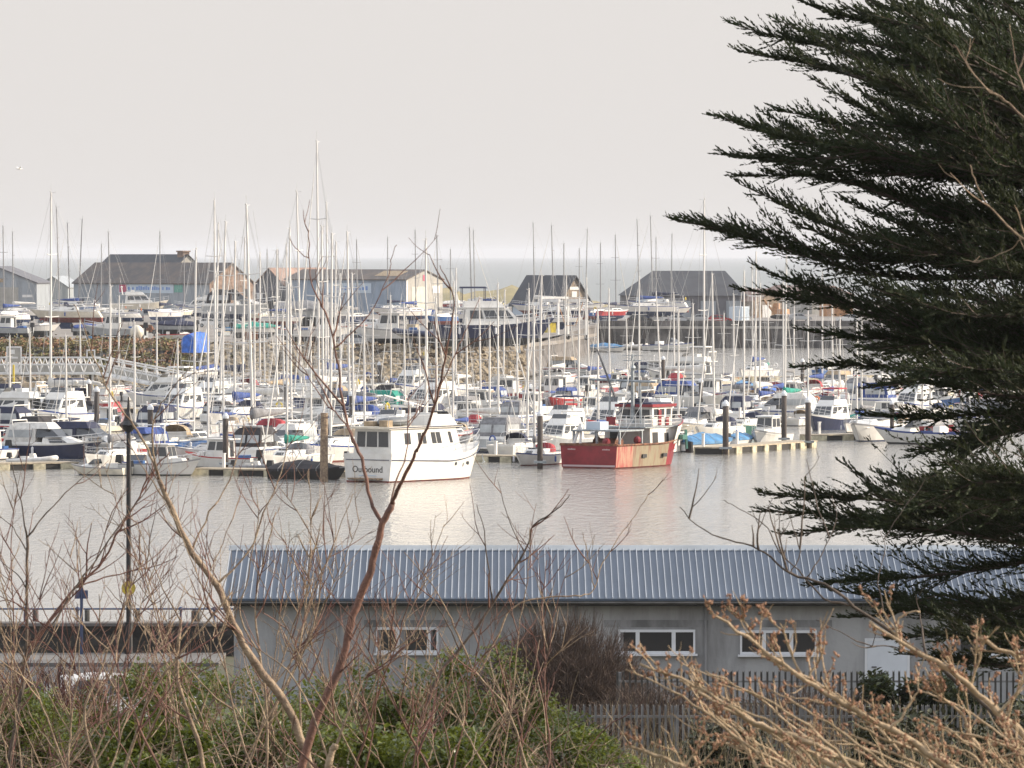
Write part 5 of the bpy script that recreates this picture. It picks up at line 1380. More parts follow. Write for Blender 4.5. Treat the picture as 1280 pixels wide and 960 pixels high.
# masts of laid-up yachts rising against the sky and sea beyond the yard
LAID = [(8, 283, 9), (21, 290, 22), (78, 259, 82), (131, 305, 131), (141, 290, 143), (203, 290, 203), (489, 297, 489), (515, 288, 516), (549, 295, 551), (561, 312, 561), (581, 285, 584), (597, 288, 599),
        (672, 279, 674), (695, 282, 698), (700, 305, 700), (722, 311, 722), (729, 287, 727), (747, 304, 747), (766, 294, 767), (802, 275, 805), (819, 270, 822), (818, 297, 818), (835, 293, 834), (332, 312, 332), (228, 318, 228), (443, 300, 444), (353, 316, 353)]
for i, (xt, yt, xb) in enumerate(LAID):
    for tr in range(60):
        D = rnd(1100, 1230) if xb > 700 else rnd(960, 1180)
        if xb in (516, 489): D = rnd(1060, 1180)
        if 225 < xb < 360: D = rnd(930, 1150)
        s0 = D / F; ht = H - (yt - HZ) * s0 - zl(D)
        s = min(max((ht - 3) / 14, .75), 1.2); rz = random.choice((10, 170, 40, 200, 60, 240)) + rnd(-8, 8)
        x = fanx(xb, D); 
        if free(circles(x, D, R(rz), 10 * s, 3.25 * s), .3): break
    mast = ht - 1.7 * s - 1.45 * s; nb_ = len(BOATS)
    hl = random.choice(['white', 'white', 'blue', 'white', 'navy', 'cream', 'red'])
    o = ashore('sailing_yacht' if i % 2 else 'classic_yacht', xb, 0, rz, s, D=D, hull=hl, stripe='blue' if hl == 'white' else 'white', cover=random.choice(['bare', 'blue', 'bare', 'white', 'navy', 'grey']), hood='none', mast=mast, lean=math.atan2((xt - xb) * s0, mast), bottom=random.choice(['blue', 'red']))

def drop(o):
    for c in list(kids(o)): drop(c)
    bpy.data.objects.remove(o)
for k_ in PROTO: drop(PROTO[k_])
# ------------------------------------------------------------------ cars and vans in the yard and on the quay
def make_car(key, van=False):
    t = thing(key)
    prof = [(-2.1, .55), (-2.12, .85), (-1.95, 1.0), (-1.5, 1.42), (-.6, 1.5), (.35, 1.45), (1.05, .98), (1.9, .85), (2.12, .62), (2.1, .32), (-2.05, .32)] if not van else \
           [(-2.4, .4), (-2.42, 1.2), (-2.36, 2.0), (-2.2, 2.1), (.9, 2.1), (1.35, 1.95), (1.85, 1.25), (2.4, 1.05), (2.5, .7), (2.48, .32), (-2.38, .32)]
    b = MB(); rr = []
    for y, k in ((-.86, .98), (-.84, 1.0), (.84, 1.0), (.86, .98)):
        rr.append([(x, y * (1 - .13 * max(0, (z - .9) / (1.0 if van else .6)) * (.5 if van else 1)), z) for x, z in prof])
    b.loft(rr, True, True, True); b.build('body', M['car_white'], t)
    g = MB()
    if not van:
        for s in (-1, 1):
            w = lambda z: s * (.86 * (1 - .13 * (z - .9) / .6) + .012)
            g.add([(-1.45, w(1.02), 1.02), (-.55, w(1.02), 1.02), (-.55, w(1.40), 1.40), (-1.25, w(1.38), 1.38)], [(0, 1, 2, 3)]); g.add([(-.45, w(1.02), 1.02), (.75, w(1.02), 1.02), (.25, w(1.38), 1.38), (-.45, w(1.40), 1.40)], [(0, 1, 2, 3)])
        g.win([(1.05, -.78, .99), (1.05, .78, .99), (.36, .74, 1.45), (.36, -.74, 1.45)], .06, .94, .08, .92); g.win([(-1.94, .8, 1.01), (-1.94, -.8, 1.01), (-1.5, -.74, 1.42), (-1.5, .74, 1.42)], .06, .94, .08, .9)
    else:
        for s in (-1, 1):
            w = lambda z: s * (.86 * (1 - .065 * (z - .9)) + .012); g.add([(.75, w(1.25), 1.25), (1.7, w(1.25), 1.25), (1.3, w(1.85), 1.85), (.75, w(1.85), 1.85)], [(0, 1, 2, 3)])
        g.win([(1.85, -.84, 1.25), (1.85, .84, 1.25), (1.36, .8, 1.95), (1.36, -.8, 1.95)], .05, .95, .05, .95)
    g.build('window', M['boat_glass'], t)
    for x in (-1.3, 1.35):
        for s in (-1, 1):
            b = MB(); b.tube([(x, s * .68, .32), (x, s * .88, .32)], .32, 12); w = b.build('wheel', M['rubber'], t); r = MB(); r.tube([(x, s * .881, .32), (x, s * .895, .32)], .19, 10); r.build('rim', M['galv'], w)
    for s in (-1, 1):
        b = MB(); b.box(2.02 if not van else 2.4, 2.13 if not van else 2.51, s * .66 - .16, s * .66 + .16, .66, .8); b.build('headlight', M['pile_cap'], t)
        b = MB(); b.box(-2.14 if not van else -2.44, -2.0 if not van else -2.3, s * .7 - .09, s * .7 + .09, .7, .95); b.build('tail_light', M['paint_red'], t)
    return t
PC = make_car('parked_car'); PV = make_car('parked_van', True); usedc = set()
CARS = []
def car(van, px, py, rz, col, label=None, D=None):
    P_ = PV if van else PC
    o = copy_tree(P_) if van in usedc else P_; usedc.add(van)
    p = L(px, py) if D is None else Vector((fanx(px, D), D, zl(D)))
    o.location = (p.x, p.y, p.z); o.rotation_euler = (0, 0, R(rz)); paint(kid(o, 'body'), 0, M['car_' + col]); tag(o, None, 'van' if van else 'car', 'vehicles parked around the harbour')
    CARS.append((o, ('%s van' if van else '%s car') % col, px, p.y, label))
for a in ((0, 690, 399, 20, 'white'), (0, 708, 400, 25, 'silver'), (0, 728, 401, 15, 'blue'), (0, 752, 403, 175, 'silver'), (1, 776, 401, 10, 'white'), (0, 800, 404, 5, 'black'), (0, 824, 403, 178, 'white'), (0, 850, 404, 4, 'silver'), (0, 873, 403, 182, 'silver'), (0, 900, 404, 0, 'red'),
          (0, 556, 388, 12, 'silver'), (0, 578, 385, 170, 'white'), (1, 598, 385, 8, 'white'), (0, 622, 384, 12, 'black'), (0, 640, 386, 172, 'white'), (0, 588, 381, 5, 'blue'), (0, 610, 380, 175, 'silver'),
          (1, 173, 402, 96, 'silver'), (0, 262, 409, 3, 'white'), (0, 286, 410, 175, 'silver'), (0, 340, 412, 4, 'black'), (0, 460, 410, 170, 'white'), (1, 30, 401, 172, 'white'), (0, 62, 404, 6, 'red'), (0, 445, 433, 4, 'silver'), (0, 1000, 402, 4, 'silver'), (0, 1060, 403, 176, 'white'), (0, 1110, 403, 4, 'black')):
    car(*a)
o = copy_tree(PC); q_ = W(150, 850, 168); o.location = (q_.x, 168, 3.0); o.rotation_euler = (0, 0, R(12)); paint(kid(o, 'body'), 0, M['car_white']); tag(o, 'white car glimpsed through the evergreen shrubs near the lamp post', 'car', 'vehicles parked around the harbour')
# yard gas tank and crates
p = L(171, 431); t = thing('storage_tank', 'pinkish white round storage tank standing above the grassy bank', 'tank', p)
b = MB(); b.ball((0, 0, 1.5), .8, 0, 14, 8, (1, 1, 1.1)); b.build('tank', M['gel_cream'], t, True)
for x, y in ((-.45, -.45), (.45, -.45), (-.45, .45), (.45, .45)): b = MB(); b.tube([(x, y, 0), (x * .9, y * .9, 1.05)], .07, 6); b.build('leg', M['galv'], t)
random.seed(31)
for i in range(16):
    px = rnd(0, 520); p = L(px, rnd(412, 431))
    if not free([(p.x, p.y, 1.0)], .2): continue
    OCC.append((p.x, p.y, 1.)); CARS_N = i
    t = thing('yard_crate', None, 'crate', p, rnd(0, 3), 'crates and bins in the boatyard'); w, d, h = rnd(.6, 1.2), rnd(.5, .9), rnd(.6, 1.3)
    cm = ['pontoon_deck', 'tarp_mid', 'galv', 'canvas_tan', 'gel_white', 'rust'][i % 6]
    b = MB(); b.box(-w, w, -d, d, .12, h); b.build('side_boards', M[cm], t)
    b = MB(); b.box(-w - .04, w + .04, -d - .04, d + .04, h, h + .08); b.build('lid', M['pontoon_deck'], t)
    b = MB(); b.box(-w, w, -d, -d + .1, 0, .12); b.box(-w, w, d - .1, d, 0, .12); b.build('skid', M['pontoon_dark'], t)
    t['d_'] = {'pontoon_deck': 'wooden crate', 'tarp_mid': 'blue bin', 'galv': 'metal bin', 'canvas_tan': 'tan crate', 'gel_white': 'white box', 'rust': 'rusty skip'}[cm]; CARS.append((t, t['d_'], px, p.y, None)); del t['d_']
# ------------------------------------------------------------------ bare saplings in front
class TREE:
    """tubes for stems and twigs of one bare tree; the twig mesh is separate"""
    def __init__(s): s.stem, s.twig, s.bud = MB(), MB(), MB()
def wander(p, d, ln, n, amp, up=0.):
    P = [Vector(p)]; d = Vector(d).normalized()
    for i in range(n):
        d = (d + Vector((random.gauss(0, amp), random.gauss(0, amp), random.gauss(0, amp) + up))).normalized()
        P.append(P[-1] + d * ln / n)
    return P
def sub(tr, P, r0, dens, ln, depth, mb, up=.12, side=.75, buds=0.):
    """twigs along the polyline P"""
    Ls = [0.]
    for a, c in zip(P, P[1:]): Ls.append(Ls[-1] + (c - a).length)
    n = max(1, int(Ls[-1] * dens)) if Ls[-1] * dens > rnd(0, 1) else 0
    for k in range(n):
        u = rnd(.08, 1) * Ls[-1]; i = max(j for j in range(len(Ls) - 1) if Ls[j] <= u)
        f = (u - Ls[i]) / max(Ls[i + 1] - Ls[i], 1e-6); p = P[i].lerp(P[i + 1], f); d = (P[i + 1] - P[i]).normalized()
        sd_ = Vector((random.gauss(0, 1), random.gauss(0, .8), random.gauss(0, .6)))
        sd_ = (sd_ - d * sd_.dot(d)).normalized()
        dd = d * rnd(.5, 1) + sd_ * side + Vector((0, 0, up * 2))
        l = ln * rnd(.35, 1.1) * (1 - .5 * u / Ls[-1]); m = 5 if depth else 4
        Q = wander(p, dd, l, m, .085, up)
        rr = r0 * (1 - .45 * u / Ls[-1])
        mb.tube(Q, [rr * (1 - .8 * j / m) + .0013 for j in range(m + 1)], 4 if rr > .006 else 3, 0, False)
        if buds and rnd(0, 1) < buds: bud(tr.bud, Q)
        if depth > 0: sub(tr, Q, rr * .62, dens * 1.15, ln * .55, depth - 1, mb, up, side, buds)
def bud(b, Q, s=1.):
    for j in range(len(Q)):
        if j == 0 or rnd(0, 1) < .2: continue
        for k in range(random.choice((1, 2, 3))):
            p = Q[j] + Vector((rnd(-1, 1), rnd(-1, 1), rnd(-1, 1))) * .011
            q = Matrix.Rotation(rnd(0, 6.3), 3, 'Z') @ Matrix.Rotation(rnd(0, 1.2), 3, 'X'); r = rnd(.004, .0088) * s
            b.add([p + q @ Vector(v) * r for v in ((1, 0, 0), (0, 1, 0), (-1, 0, 0), (0, -1, 0), (0, 0, 2.2), (0, 0, -1))], [(0, 1, 4), (1, 2, 4), (2, 3, 4), (3, 0, 4), (1, 0, 5), (2, 1, 5), (3, 2, 5), (0, 3, 5)])
def resamp(pts, D, jit=.012, dd=0.):
    """smooth photo polyline at distance D -> world polyline"""
    P = [W(x, y, D + dd * i / max(len(pts) - 1, 1)) for i, (x, y) in enumerate(pts)]
    o = []
    for i in range(len(P) - 1):
        p0, p1, p2, p3 = P[max(i - 1, 0)], P[i], P[i + 1], P[min(i + 2, len(P) - 1)]
        for k in range(4):
            t = k / 4
            o.append(.5 * ((2 * p1) + (p2 - p0) * t + (2 * p0 - 5 * p1 + 4 * p2 - p3) * t * t + (3 * p1 - p0 - 3 * p2 + p3) * t ** 3) + Vector((rnd(-jit, jit), rnd(-jit, jit), rnd(-jit, jit))))
    o.append(P[-1]); return o
def sapling(lab, D, lines, bark, twig, dens=2.2, tl=.9, depth=1, name='bare_sapling', cat='tree', rs=1., group='bare saplings in the foreground'):
    """lines: (photo polyline from the bottom up, width in photo pixels at the bottom, at the top, distance offset)"""
    tr = TREE(); k = D / F
    base = None
    for pts, w0, w1, dd in lines:
        P = resamp(pts, D, .008 * D / 55, dd)
        if base is None:
            foot = Vector((P[0].x + (P[0].x - P[4].x) * .6, D, gz(D))); base = foot; P = [foot, foot.lerp(P[0], .55)] + P
        n = len(P)
        tr.stem.tube(P, [(w0 + (w1 - w0) * (i / (n - 1)) ** .7) * k * .25 * rs * rnd(.88, 1.12) for i in range(n)], 7)
        sub(tr, P[n // 4:], min(max(w0 * .26 * k * .5, .0068), .0115), dens * 1.5, tl * 1.2, depth + 1, tr.twig, .10)
    t = thing(name, lab, cat, base, 0, group)
    for b, nm, m in ((tr.stem, 'trunk', bark), (tr.twig, 'crown', twig)):
        if b.v:
            b.v = [(x - base.x, y - base.y, z - base.z) for x, y, z in b.v]; b.build(nm, m, t, True)
    return t
random.seed(77)
BP, BR, BD = M['bark_pale'], M['bark_red'], M['bark_dark']
sapling('tall reddish sapling with a forked trunk whose top reaches up before the boat shed', 52,
  [([(372, 975), (395, 900), (428, 825), (441, 770), (460, 722), (470, 685), (478, 655), (490, 630)], 24, 17, 0),
   ([(478, 655), (463, 625), (452, 573), (438, 542), (428, 500), (421, 445), (411, 402), (399, 377), (390, 355), (387, 327), (386, 288)], 11, 2.2, 1.0),
   ([(452, 573), (432, 530), (404, 500), (382, 465), (345, 420)], 5, 1.6, .8), ([(386, 324), (372, 313), (362, 298)], 3, 1.5, 0), ([(390, 352), (400, 340), (408, 322)], 2.5, 1.2, 0),
   ([(420, 434), (440, 415), (463, 391), (484, 349), (489, 325), (496, 306)], 4.5, 1.6, .3),
   ([(490, 630), (500, 606), (514, 577), (526, 552), (540, 515), (551, 476), (562, 420), (567, 377), (558, 349), (550, 332)], 12, 2, -.8),
   ([(520, 565), (535, 530), (548, 490), (570, 440), (584, 410), (600, 372)], 6, 1.6, .4),
   ([(484, 645), (496, 600), (508, 567), (510, 515), (512, 497), (530, 478)], 6, 1.5, .9)], BR, BR, 1.5, .75, 1)
sapling('thick pale leaning sapling sweeping from the shrubs up across the lamp post', 55,
  [([(392, 985), (386, 955), (360, 885), (319, 829), (292, 780), (270, 731), (240, 690), (214, 634), (199, 600)], 26, 13, 0),
   ([(199, 600), (188, 570), (172, 540), (152, 512), (132, 480), (115, 440), (105, 410), (92, 380)], 8, 2.2, .4),
   ([(196, 592), (190, 555), (194, 520), (212, 490), (238, 458)], 6, 1.8, -.3), ([(214, 634), (196, 610), (176, 580), (160, 548)], 5, 1.5, .3),
   ([(240, 690), (262, 640), (282, 610), (300, 560), (306, 520)], 6, 1.8, .5), ([(270, 731), (310, 690), (330, 640), (352, 590), (360, 540)], 7, 2, .3)], BP, BR, 1.9, .8, 1)
sapling('slender dark sapling rising straight at the picture edge before the blue railing', 60,
  [([(5, 985), (22, 890), (30, 840), (33, 790), (33, 735), (34, 672)], 10, 7, 0), ([(34, 672), (28, 635), (20, 600), (14, 578)], 5, 1.6, 0),
   ([(34, 672), (66, 632), (95, 605), (122, 582)], 5, 1.6, .5), ([(33, 735), (18, 715), (0, 700)], 4, 1.5, 0), ([(34, 690), (16, 660), (0, 645)], 4, 1.5, .3), ([(28, 830), (60, 790), (90, 740), (120, 700), (150, 655), (185, 610), (205, 575)], 7, 1.8, .8)], BD, BR, 1.8, .85, 1)
sapling('sapling leaning over the sea wall below the small blue sign', 64,
  [([(-30, 940), (10, 870), (48, 795), (95, 735), (130, 700), (150, 660), (170, 630), (190, 590), (212, 565)], 12, 3, 0), ([(48, 795), (30, 760), (0, 745)], 5, 2, 0), ([(95, 735), (130, 722), (170, 712), (200, 690), (240, 640)], 5, 1.6, .6),
   ([(10, 870), (60, 780), (110, 720), (140, 640), (160, 610)], 6, 1.6, -.4)], BR, M['twig_red'], 2.0, .8, 1)
sapling('crooked pale sapling standing among evergreen leaves below the seawall end', 58,
  [([(262, 985), (245, 920), (222, 850), (224, 800), (226, 775)], 13, 8, 0), ([(226, 775), (208, 745), (190, 700), (170, 650)], 5, 1.6, 0), ([(224, 800), (250, 760), (262, 715), (278, 680), (300, 620)], 5, 1.6, .4), ([(222, 850), (190, 800), (165, 760), (150, 720)], 5, 1.8, .2)], BP, BR, 1.8, .75, 1)
sapling('twin stemmed pale sapling by the white car gap in the evergreens', 50,
  [([(150, 985), (175, 900), (200, 850), (240, 800), (290, 740)], 12, 4, 0), ([(130, 985), (105, 900), (125, 840), (140, 800), (162, 740), (180, 700)], 8, 3, .3), ([(240, 800), (262, 740), (270, 690)], 4, 1.5, 0)], BP, M['twig_red'], 2.0, .7, 1)
sapling('dark leaning sapling crossing in front of the building window', 66,
  [([(500, 990), (540, 860), (575, 812), (615, 755), (656, 690), (667, 656), (697, 637), (712, 618)], 13, 2, 0), ([(615, 755), (610, 700), (603, 655), (596, 630)], 5, 1.5, 0), ([(656, 690), (640, 660), (622, 600)], 4, 1.4, .3), ([(575, 812), (560, 780), (535, 740), (520, 700)], 5, 1.6, -.3)], BD, BR, 1.5, .7, 1)
sapling('pale wiry sapling bending over the green shrub towards the brown thicket', 60,
  [([(665, 985), (637, 892), (596, 844), (577, 802), (559, 765), (540, 731), (505, 690)], 9, 2, 0), ([(596, 844), (620, 800), (640, 760), (690, 745), (725, 745), (743, 735), (753, 703), (780, 663), (797, 640), (812, 614)], 6, 1.6, .6), ([(743, 735), (734, 690), (728, 665)], 3, 1.3, 0)], BP, BR, 1.4, .6, 1)
sapling('fine stemmed sapling with many upright shoots in front of the metal roof end', 57,
  [([(330, 985), (335, 900), (325, 820), (318, 760), (330, 700), (345, 640)], 9, 2.5, 0), ([(335, 900), (370, 830), (395, 770), (400, 700), (378, 650), (350, 610)], 7, 2, .4), ([(325, 820), (300, 770), (310, 720), (322, 650), (320, 610)], 5, 1.6, -.3), ([(370, 830), (390, 740), (415, 690), (420, 640)], 5, 1.6, .3)], BP, BR, 2.2, .8, 1)
sapling('bent pale sapling with a broken stub beside the tall reddish tree', 48,
  [([(405, 1000), (412, 950), (420, 930)], 20, 17, 0), ([(412, 955), (440, 880), (470, 830), (520, 790), (545, 740)], 8, 2, 0), ([(412, 955), (380, 870), (350, 830), (300, 800)], 7, 2, .2), ([(470, 830), (480, 780), (500, 740)], 4, 1.5, 0)], BP, BR, 2.2, .7, 1)
# untold thin suckers between them: each one a sapling of its own
WH = ['near the picture edge', 'below the sign post', 'under the lamp post', 'before the sea wall end', 'before the metal roof corner', 'between the two leaning trunks', 'beside the reddish trunk', 'in front of the first window', 'before the green shrub crown', 'at the thicket edge']
SU = []
for i in range(30):
    x = 5 + i * 23.5 + rnd(-9, 9); D = rnd(46, 72); h = rnd(130, 380)
    pts = [(x, 990)]; xx = x; dx = rnd(-.6, .6)
    for k in range(1, 6): xx += dx * h / 5 + rnd(-9, 9); pts.append((xx, 990 - (30 + h) * k / 5))
    o = sapling(None, D, [(pts, rnd(5, 10), 1.6, rnd(-.5, .5))], random.choice((BP, BP, BR)), random.choice((BR, BP, M['twig_red'])), 3.0, .75, 1, group='thin suckers among the saplings')
    SU.append((o, x, 990 - h))
for i in range(34):
    x = rnd(-60, 700); D = rnd(46, 70); h = rnd(110, 330) if x < 480 else rnd(80, 200); dx = random.choice((-1, 1)) * rnd(.25, .95)
    pts = [(x, 985)]; xx = x
    for k in range(1, 6): xx += dx * h / 5 * (1.2 - .12 * k) + rnd(-6, 6); pts.append((xx, 985 - (20 + h) * (k / 5) ** .9))
    o = sapling(None, D, [(pts, rnd(4, 8), 1.5, rnd(-.5, .5))], BP, random.choice((BP, BR, BP)), 3.0, .7, 1, group='thin suckers among the saplings')
    SU.append((o, x, 985 - h))
# the dark arching branch tree at the right, in front of the roof
sapling('dark spreading bare tree arching over the ribbed roof towards the cypress', 46,
  [([(1345, 1010), (1280, 930), (1215, 868), (1147, 813), (1113, 790), (1067, 757), (1030, 730), (987, 717), (957, 690), (920, 677), (880, 663), (850, 634)], 17, 2, 0),
   ([(1067, 757), (1030, 748), (1005, 720), (975, 690), (960, 660), (930, 640), (905, 625)], 6, 1.6, .3), ([(987, 717), (1000, 690), (990, 655), (985, 640)], 4, 1.4, 0), ([(1010, 722), (1028, 690), (1045, 650), (1040, 620)], 4, 1.4, .3),
   ([(1180, 838), (1130, 812), (1080, 805), (1050, 790), (1020, 775)], 5, 1.8, -.3), ([(1113, 790), (1098, 730), (1106, 690), (1100, 665)], 4, 1.4, .3)], BD, BD, 1.5, .6, 1, 'bare_tree')
sapling('pale bare tree whose twigs show against the dark cypress', 38,
  [([(1420, 420), (1340, 330), (1277, 297), (1255, 278), (1233, 253), (1221, 231), (1213, 206)], 9, 2.5, 0), ([(1420, 300), (1330, 190), (1280, 147), (1255, 125), (1233, 111), (1211, 84), (1192, 56)], 10, 2.5, 0), ([(1255, 125), (1233, 111), (1196, 108), (1171, 98)], 4, 1.5, 0),
   ([(1300, 165), (1275, 100), (1268, 70), (1262, 30)], 5, 1.5, .3), ([(1277, 297), (1265, 310), (1232, 325), (1204, 325)], 4, 1.5, .3), ([(1400, 560), (1330, 420), (1290, 330), (1268, 285)], 5, 1.5, .2)], BP, BP, 1.6, .45, 1, 'bare_tree')
# ---- the budding shrub close by at the lower right
random.seed(13)
tr = TREE(); D = 27.; k = D / F; base = Vector((W(1150, 960, D).x, D, gz(D)))
BUD = [([(1280, 1020), (1180, 953), (1113, 913), (1067, 887), (1020, 857), (977, 830), (933, 797), (888, 765)], 17, 5), ([(1290, 925), (1247, 890), (1213, 860), (1180, 833), (1133, 807), (1087, 777)], 16, 6),
       ([(1100, 1000), (1030, 950), (980, 923), (930, 897), (880, 870), (850, 850)], 13, 5), ([(1080, 960), (1000, 923), (953, 907), (917, 887), (867, 857), (800, 830)], 12, 5), ([(900, 985), (850, 957), (817, 943), (785, 932)], 11, 5),
       ([(1060, 880), (1000, 843), (983, 837), (957, 820), (937, 787), (913, 757)], 9, 4), ([(1330, 850), (1280, 825), (1223, 798)], 13, 8), ([(1000, 843), (980, 795), (960, 770)], 6, 3), ([(960, 990), (930, 930), (905, 900), (880, 880)], 9, 4), ([(1260, 990), (1220, 930), (1200, 890), (1160, 860)], 10, 4),
       ([(1200, 980), (1150, 940), (1110, 925), (1070, 905)], 9, 4), ([(1300, 990), (1270, 940), (1262, 890), (1285, 850)], 9, 4), ([(1020, 1000), (985, 955), (945, 940), (915, 915)], 9, 4), ([(1130, 813), (1120, 790), (1128, 770), (1150, 765)], 6, 3), ([(1213, 860), (1225, 820), (1235, 795)], 6, 3), ([(1010, 853), (1022, 820), (1025, 790)], 5, 3), ([(840, 985), (870, 940), (880, 900)], 6, 3), ([(1113, 913), (1140, 880), (1150, 850)], 6, 3), ([(1247, 890), (1275, 860), (1290, 800)], 6, 3)]
for pts, w0, w1 in BUD:
    P = resamp(pts, D + rnd(-.8, 1.2), .007)
    n = len(P); tr.stem.tube(P, [(w0 + (w1 - w0) * i / (n - 1)) * k * .28 * (1 + (.25 if i % 4 == 0 else 0)) * rnd(.9, 1.1) for i in range(n)], 7)
    bud(tr.bud, P[::3], 1.1); sub(tr, P, .0042, 13, .27, 1, tr.stem, .10, .75, .6)
for i in range(30):
    x0 = rnd(990, 1360); y0_ = 990; x1 = x0 - rnd(70, 210); y1_ = y0_ - (x0 - x1) * rnd(.3, .7) - rnd(0, 30)
    xm, ym = (x0 + x1) / 2 + rnd(-15, 15), (y0_ + y1_) / 2 - rnd(4, 28)
    P = resamp([(x0, y0_), ((x0 + xm) / 2, (y0_ + ym) / 2 - 6), (xm, ym), ((xm + x1) / 2 + rnd(-8, 8), (ym + y1_) / 2 - 5), (x1, y1_)], D + rnd(-1.2, 2.5), .006); n = len(P)
    tr.stem.tube(P, [(rnd(3.6, 5.4) * (1 - .62 * i_ / (n - 1))) * k * .5 for i_ in range(n)], 5); bud(tr.bud, P[n // 2::3], 1.); sub(tr, P, .0036, 9, .22, 0, tr.stem, .10, .7, .6)
# main stems to the ground
for x in (1300, 1220, 1100, 960):
    P = [Vector((base.x + rnd(-.15, .15), D, base.z - .1)), W(x, 1040, D)]; tr.stem.tube(P, [.05, .035], 7)
t = thing('budding_shrub', 'close shrub with rust coloured buds on pale tan branches', 'shrub', base)
for b, nm, m in ((tr.stem, 'branches', M['twig_tan']), (tr.bud, 'buds', M['bud_rust'])):
    b.v = [(x - base.x, y - base.y, z - base.z) for x, y, z in b.v]; b.build(nm, m, t, nm == 'branches')

# ------------------------------------------------------------------ evergreen shrubs
random.seed(19)
def leafy(lab, px, pyt, D, wpx, m, n, size, name='evergreen_shrub', gap=.0, group='evergreen shrubs', lumps=16):
    k = D / F; base = Vector((W(px, 900, D).x, D, gz(D))); top = W(px, pyt, D).z - base.z; hw = wpx * k / 2
    t = thing(name, lab, 'shrub', base, 0, group)
    LU = [(rnd(-1, 1) * hw * .85, rnd(-1, 1) * hw * .6, top * rnd(.25, .86), rnd(.16, .34) * min(hw, 1.5)) for _ in range(lumps)]
    b = MB()
    for i in range(n):
        x, y, z, r = random.choice(LU)
        d = Vector((random.gauss(0, 1), random.gauss(0, 1), random.gauss(0, 1))).normalized() * r * (rnd(.3, 1.1) ** .6) * rnd(.9, 1.35)
        p = Vector((x, y, z)) + d
        if p.z > top * 1.03: continue
        q = Matrix.Rotation(rnd(0, 6.3), 3, 'Z') @ Matrix.Rotation(rnd(-.9, 1.1), 3, 'X') @ Matrix.Rotation(rnd(-.5, .5), 3, 'Y'); s = size * rnd(.6, 1.25)
        b.add([p + q @ Vector(v) * s for v in ((0, 0, 0), (.32, .45, .10), (.22, .85, .02), (0, 1.1, -.06), (-.22, .85, .02), (-.32, .45, .10), (0, .5, -.03))], [(0, 1, 6), (1, 2, 6), (2, 3, 6), (3, 4, 6), (4, 5, 6), (5, 0, 6)])
    b.build('crown', m, t)
    st = MB()
    for x, y, z, r in LU: st.tube(wander((rnd(-.15, .15), rnd(-.15, .15), -.1), (x, y, z), Vector((x, y, z)).length, 5, .04), [.03, .026, .022, .016, .012, .006], 5)
    st.build('trunk', M['bark_dark'], t, True)
for a in (('evergreen shrub with sunlit leaves at the picture edge below the sea wall', 20, 846, 86, 130), ('evergreen shrub below the small blue sign post', 105, 842, 92, 140), ('evergreen shrub beside the lamp post foot with dense glossy leaves', 190, 812, 84, 150),
          ('evergreen shrub against the left end of the long building', 265, 805, 90, 140), ('low evergreen shrub behind the thick pale leaning trunk', 345, 872, 82, 150), ('evergreen shrub behind the forked reddish tree', 430, 842, 88, 150),
          ('evergreen shrub below the first building window', 520, 820, 80, 150), ('tall evergreen shrub beside the brown thicket with bright leaf sprays', 610, 790, 84, 150), ('evergreen shrub in front of the near palisade fence', 700, 875, 78, 130), ('low evergreen shrub poking up before the palisade fence', 770, 905, 74, 110),
          ('near evergreen shrub low below the lamp post', 200, 890, 60, 150), ('near evergreen shrub low to the right of the broken stub', 500, 880, 60, 170)):
    leafy(a[0], a[1], a[2], a[3], a[4] * 1.15, M['laurel_leaf'], 8200 if a[1] < 640 else 3800, .066, lumps=24)
leafy('dark evergreen bush under the cypress beside the white door', 1150, 838, 150, 170, M['cypress_leaf'], 5000, .16, 'evergreen_bush', lumps=18)
leafy('dull green bush behind the budding shrub', 1190, 880, 120, 260, M['bush_dull'], 4200, .13, 'evergreen_bush', lumps=20)
leafy('small olive bush low behind the budding shrub at the fence', 920, 905, 118, 120, M['bush_dull'], 2200, .12, 'evergreen_bush', lumps=12)
# brown leafless thicket by the building
random.seed(23)
def thicket(lab, px, pyt, D, wpx, n, m, name='bare_thicket'):
    k = D / F; base = Vector((W(px, 900, D).x, D, gz(D))); top = W(px, pyt, D).z - base.z; hw = wpx * k / 2
    t = thing(name, lab, 'shrub', base, 0, 'leafless thickets'); b = MB(); s_ = MB()
    for i in range(n):
        a = rnd(0, 6.3); u = rnd(0, 1) ** .5; zt = top * rnd(.35, 1.0) * (1 - .55 * u ** 2.2)
        tip = Vector((math.cos(a) * hw * u, math.sin(a) * hw * .7 * u, zt)); p0 = Vector((tip.x * .45 + rnd(-.3, .3), tip.y * .45, rnd(-.1, .3)))
        mid = p0.lerp(tip, .55) + Vector((rnd(-.2, .2), rnd(-.2, .2), rnd(.05, .35))); Q = [p0, p0.lerp(mid, .5) + Vector((rnd(-.06, .06), 0, .05)), mid, mid.lerp(tip, .5) + Vector((rnd(-.08, .08), rnd(-.08, .08), .06)), tip]
        (b if i > 60 else s_).tube(Q, [.012, .010, .008, .006, .003] if i > 60 else [.03, .026, .02, .014, .006], 3, 0, False)
        for j in (2, 3, 3):
            if i > 60: q = wander(Q[j], (tip - p0).normalized() + Vector((rnd(-.9, .9), rnd(-.9, .9), rnd(-.3, .6))), rnd(.2, .55), 3, .2); b.tube(q, [.006, .005, .004, .002], 3, 0, False)
    s_.build('trunk', M['bark_dark'], t); b.build('crown', m, t)
thicket('broad brown leafless thicket in front of the building between its windows', 702, 748, 163, 250, 3600, M['thicket_twig'])
thicket('low brown leafless thicket behind the near fence', 830, 845, 150, 260, 1100, M['thicket_twig'])
thicket('grey brown bramble mound at the foot of the building wall', 1010, 850, 150, 300, 900, M['thicket_twig'])
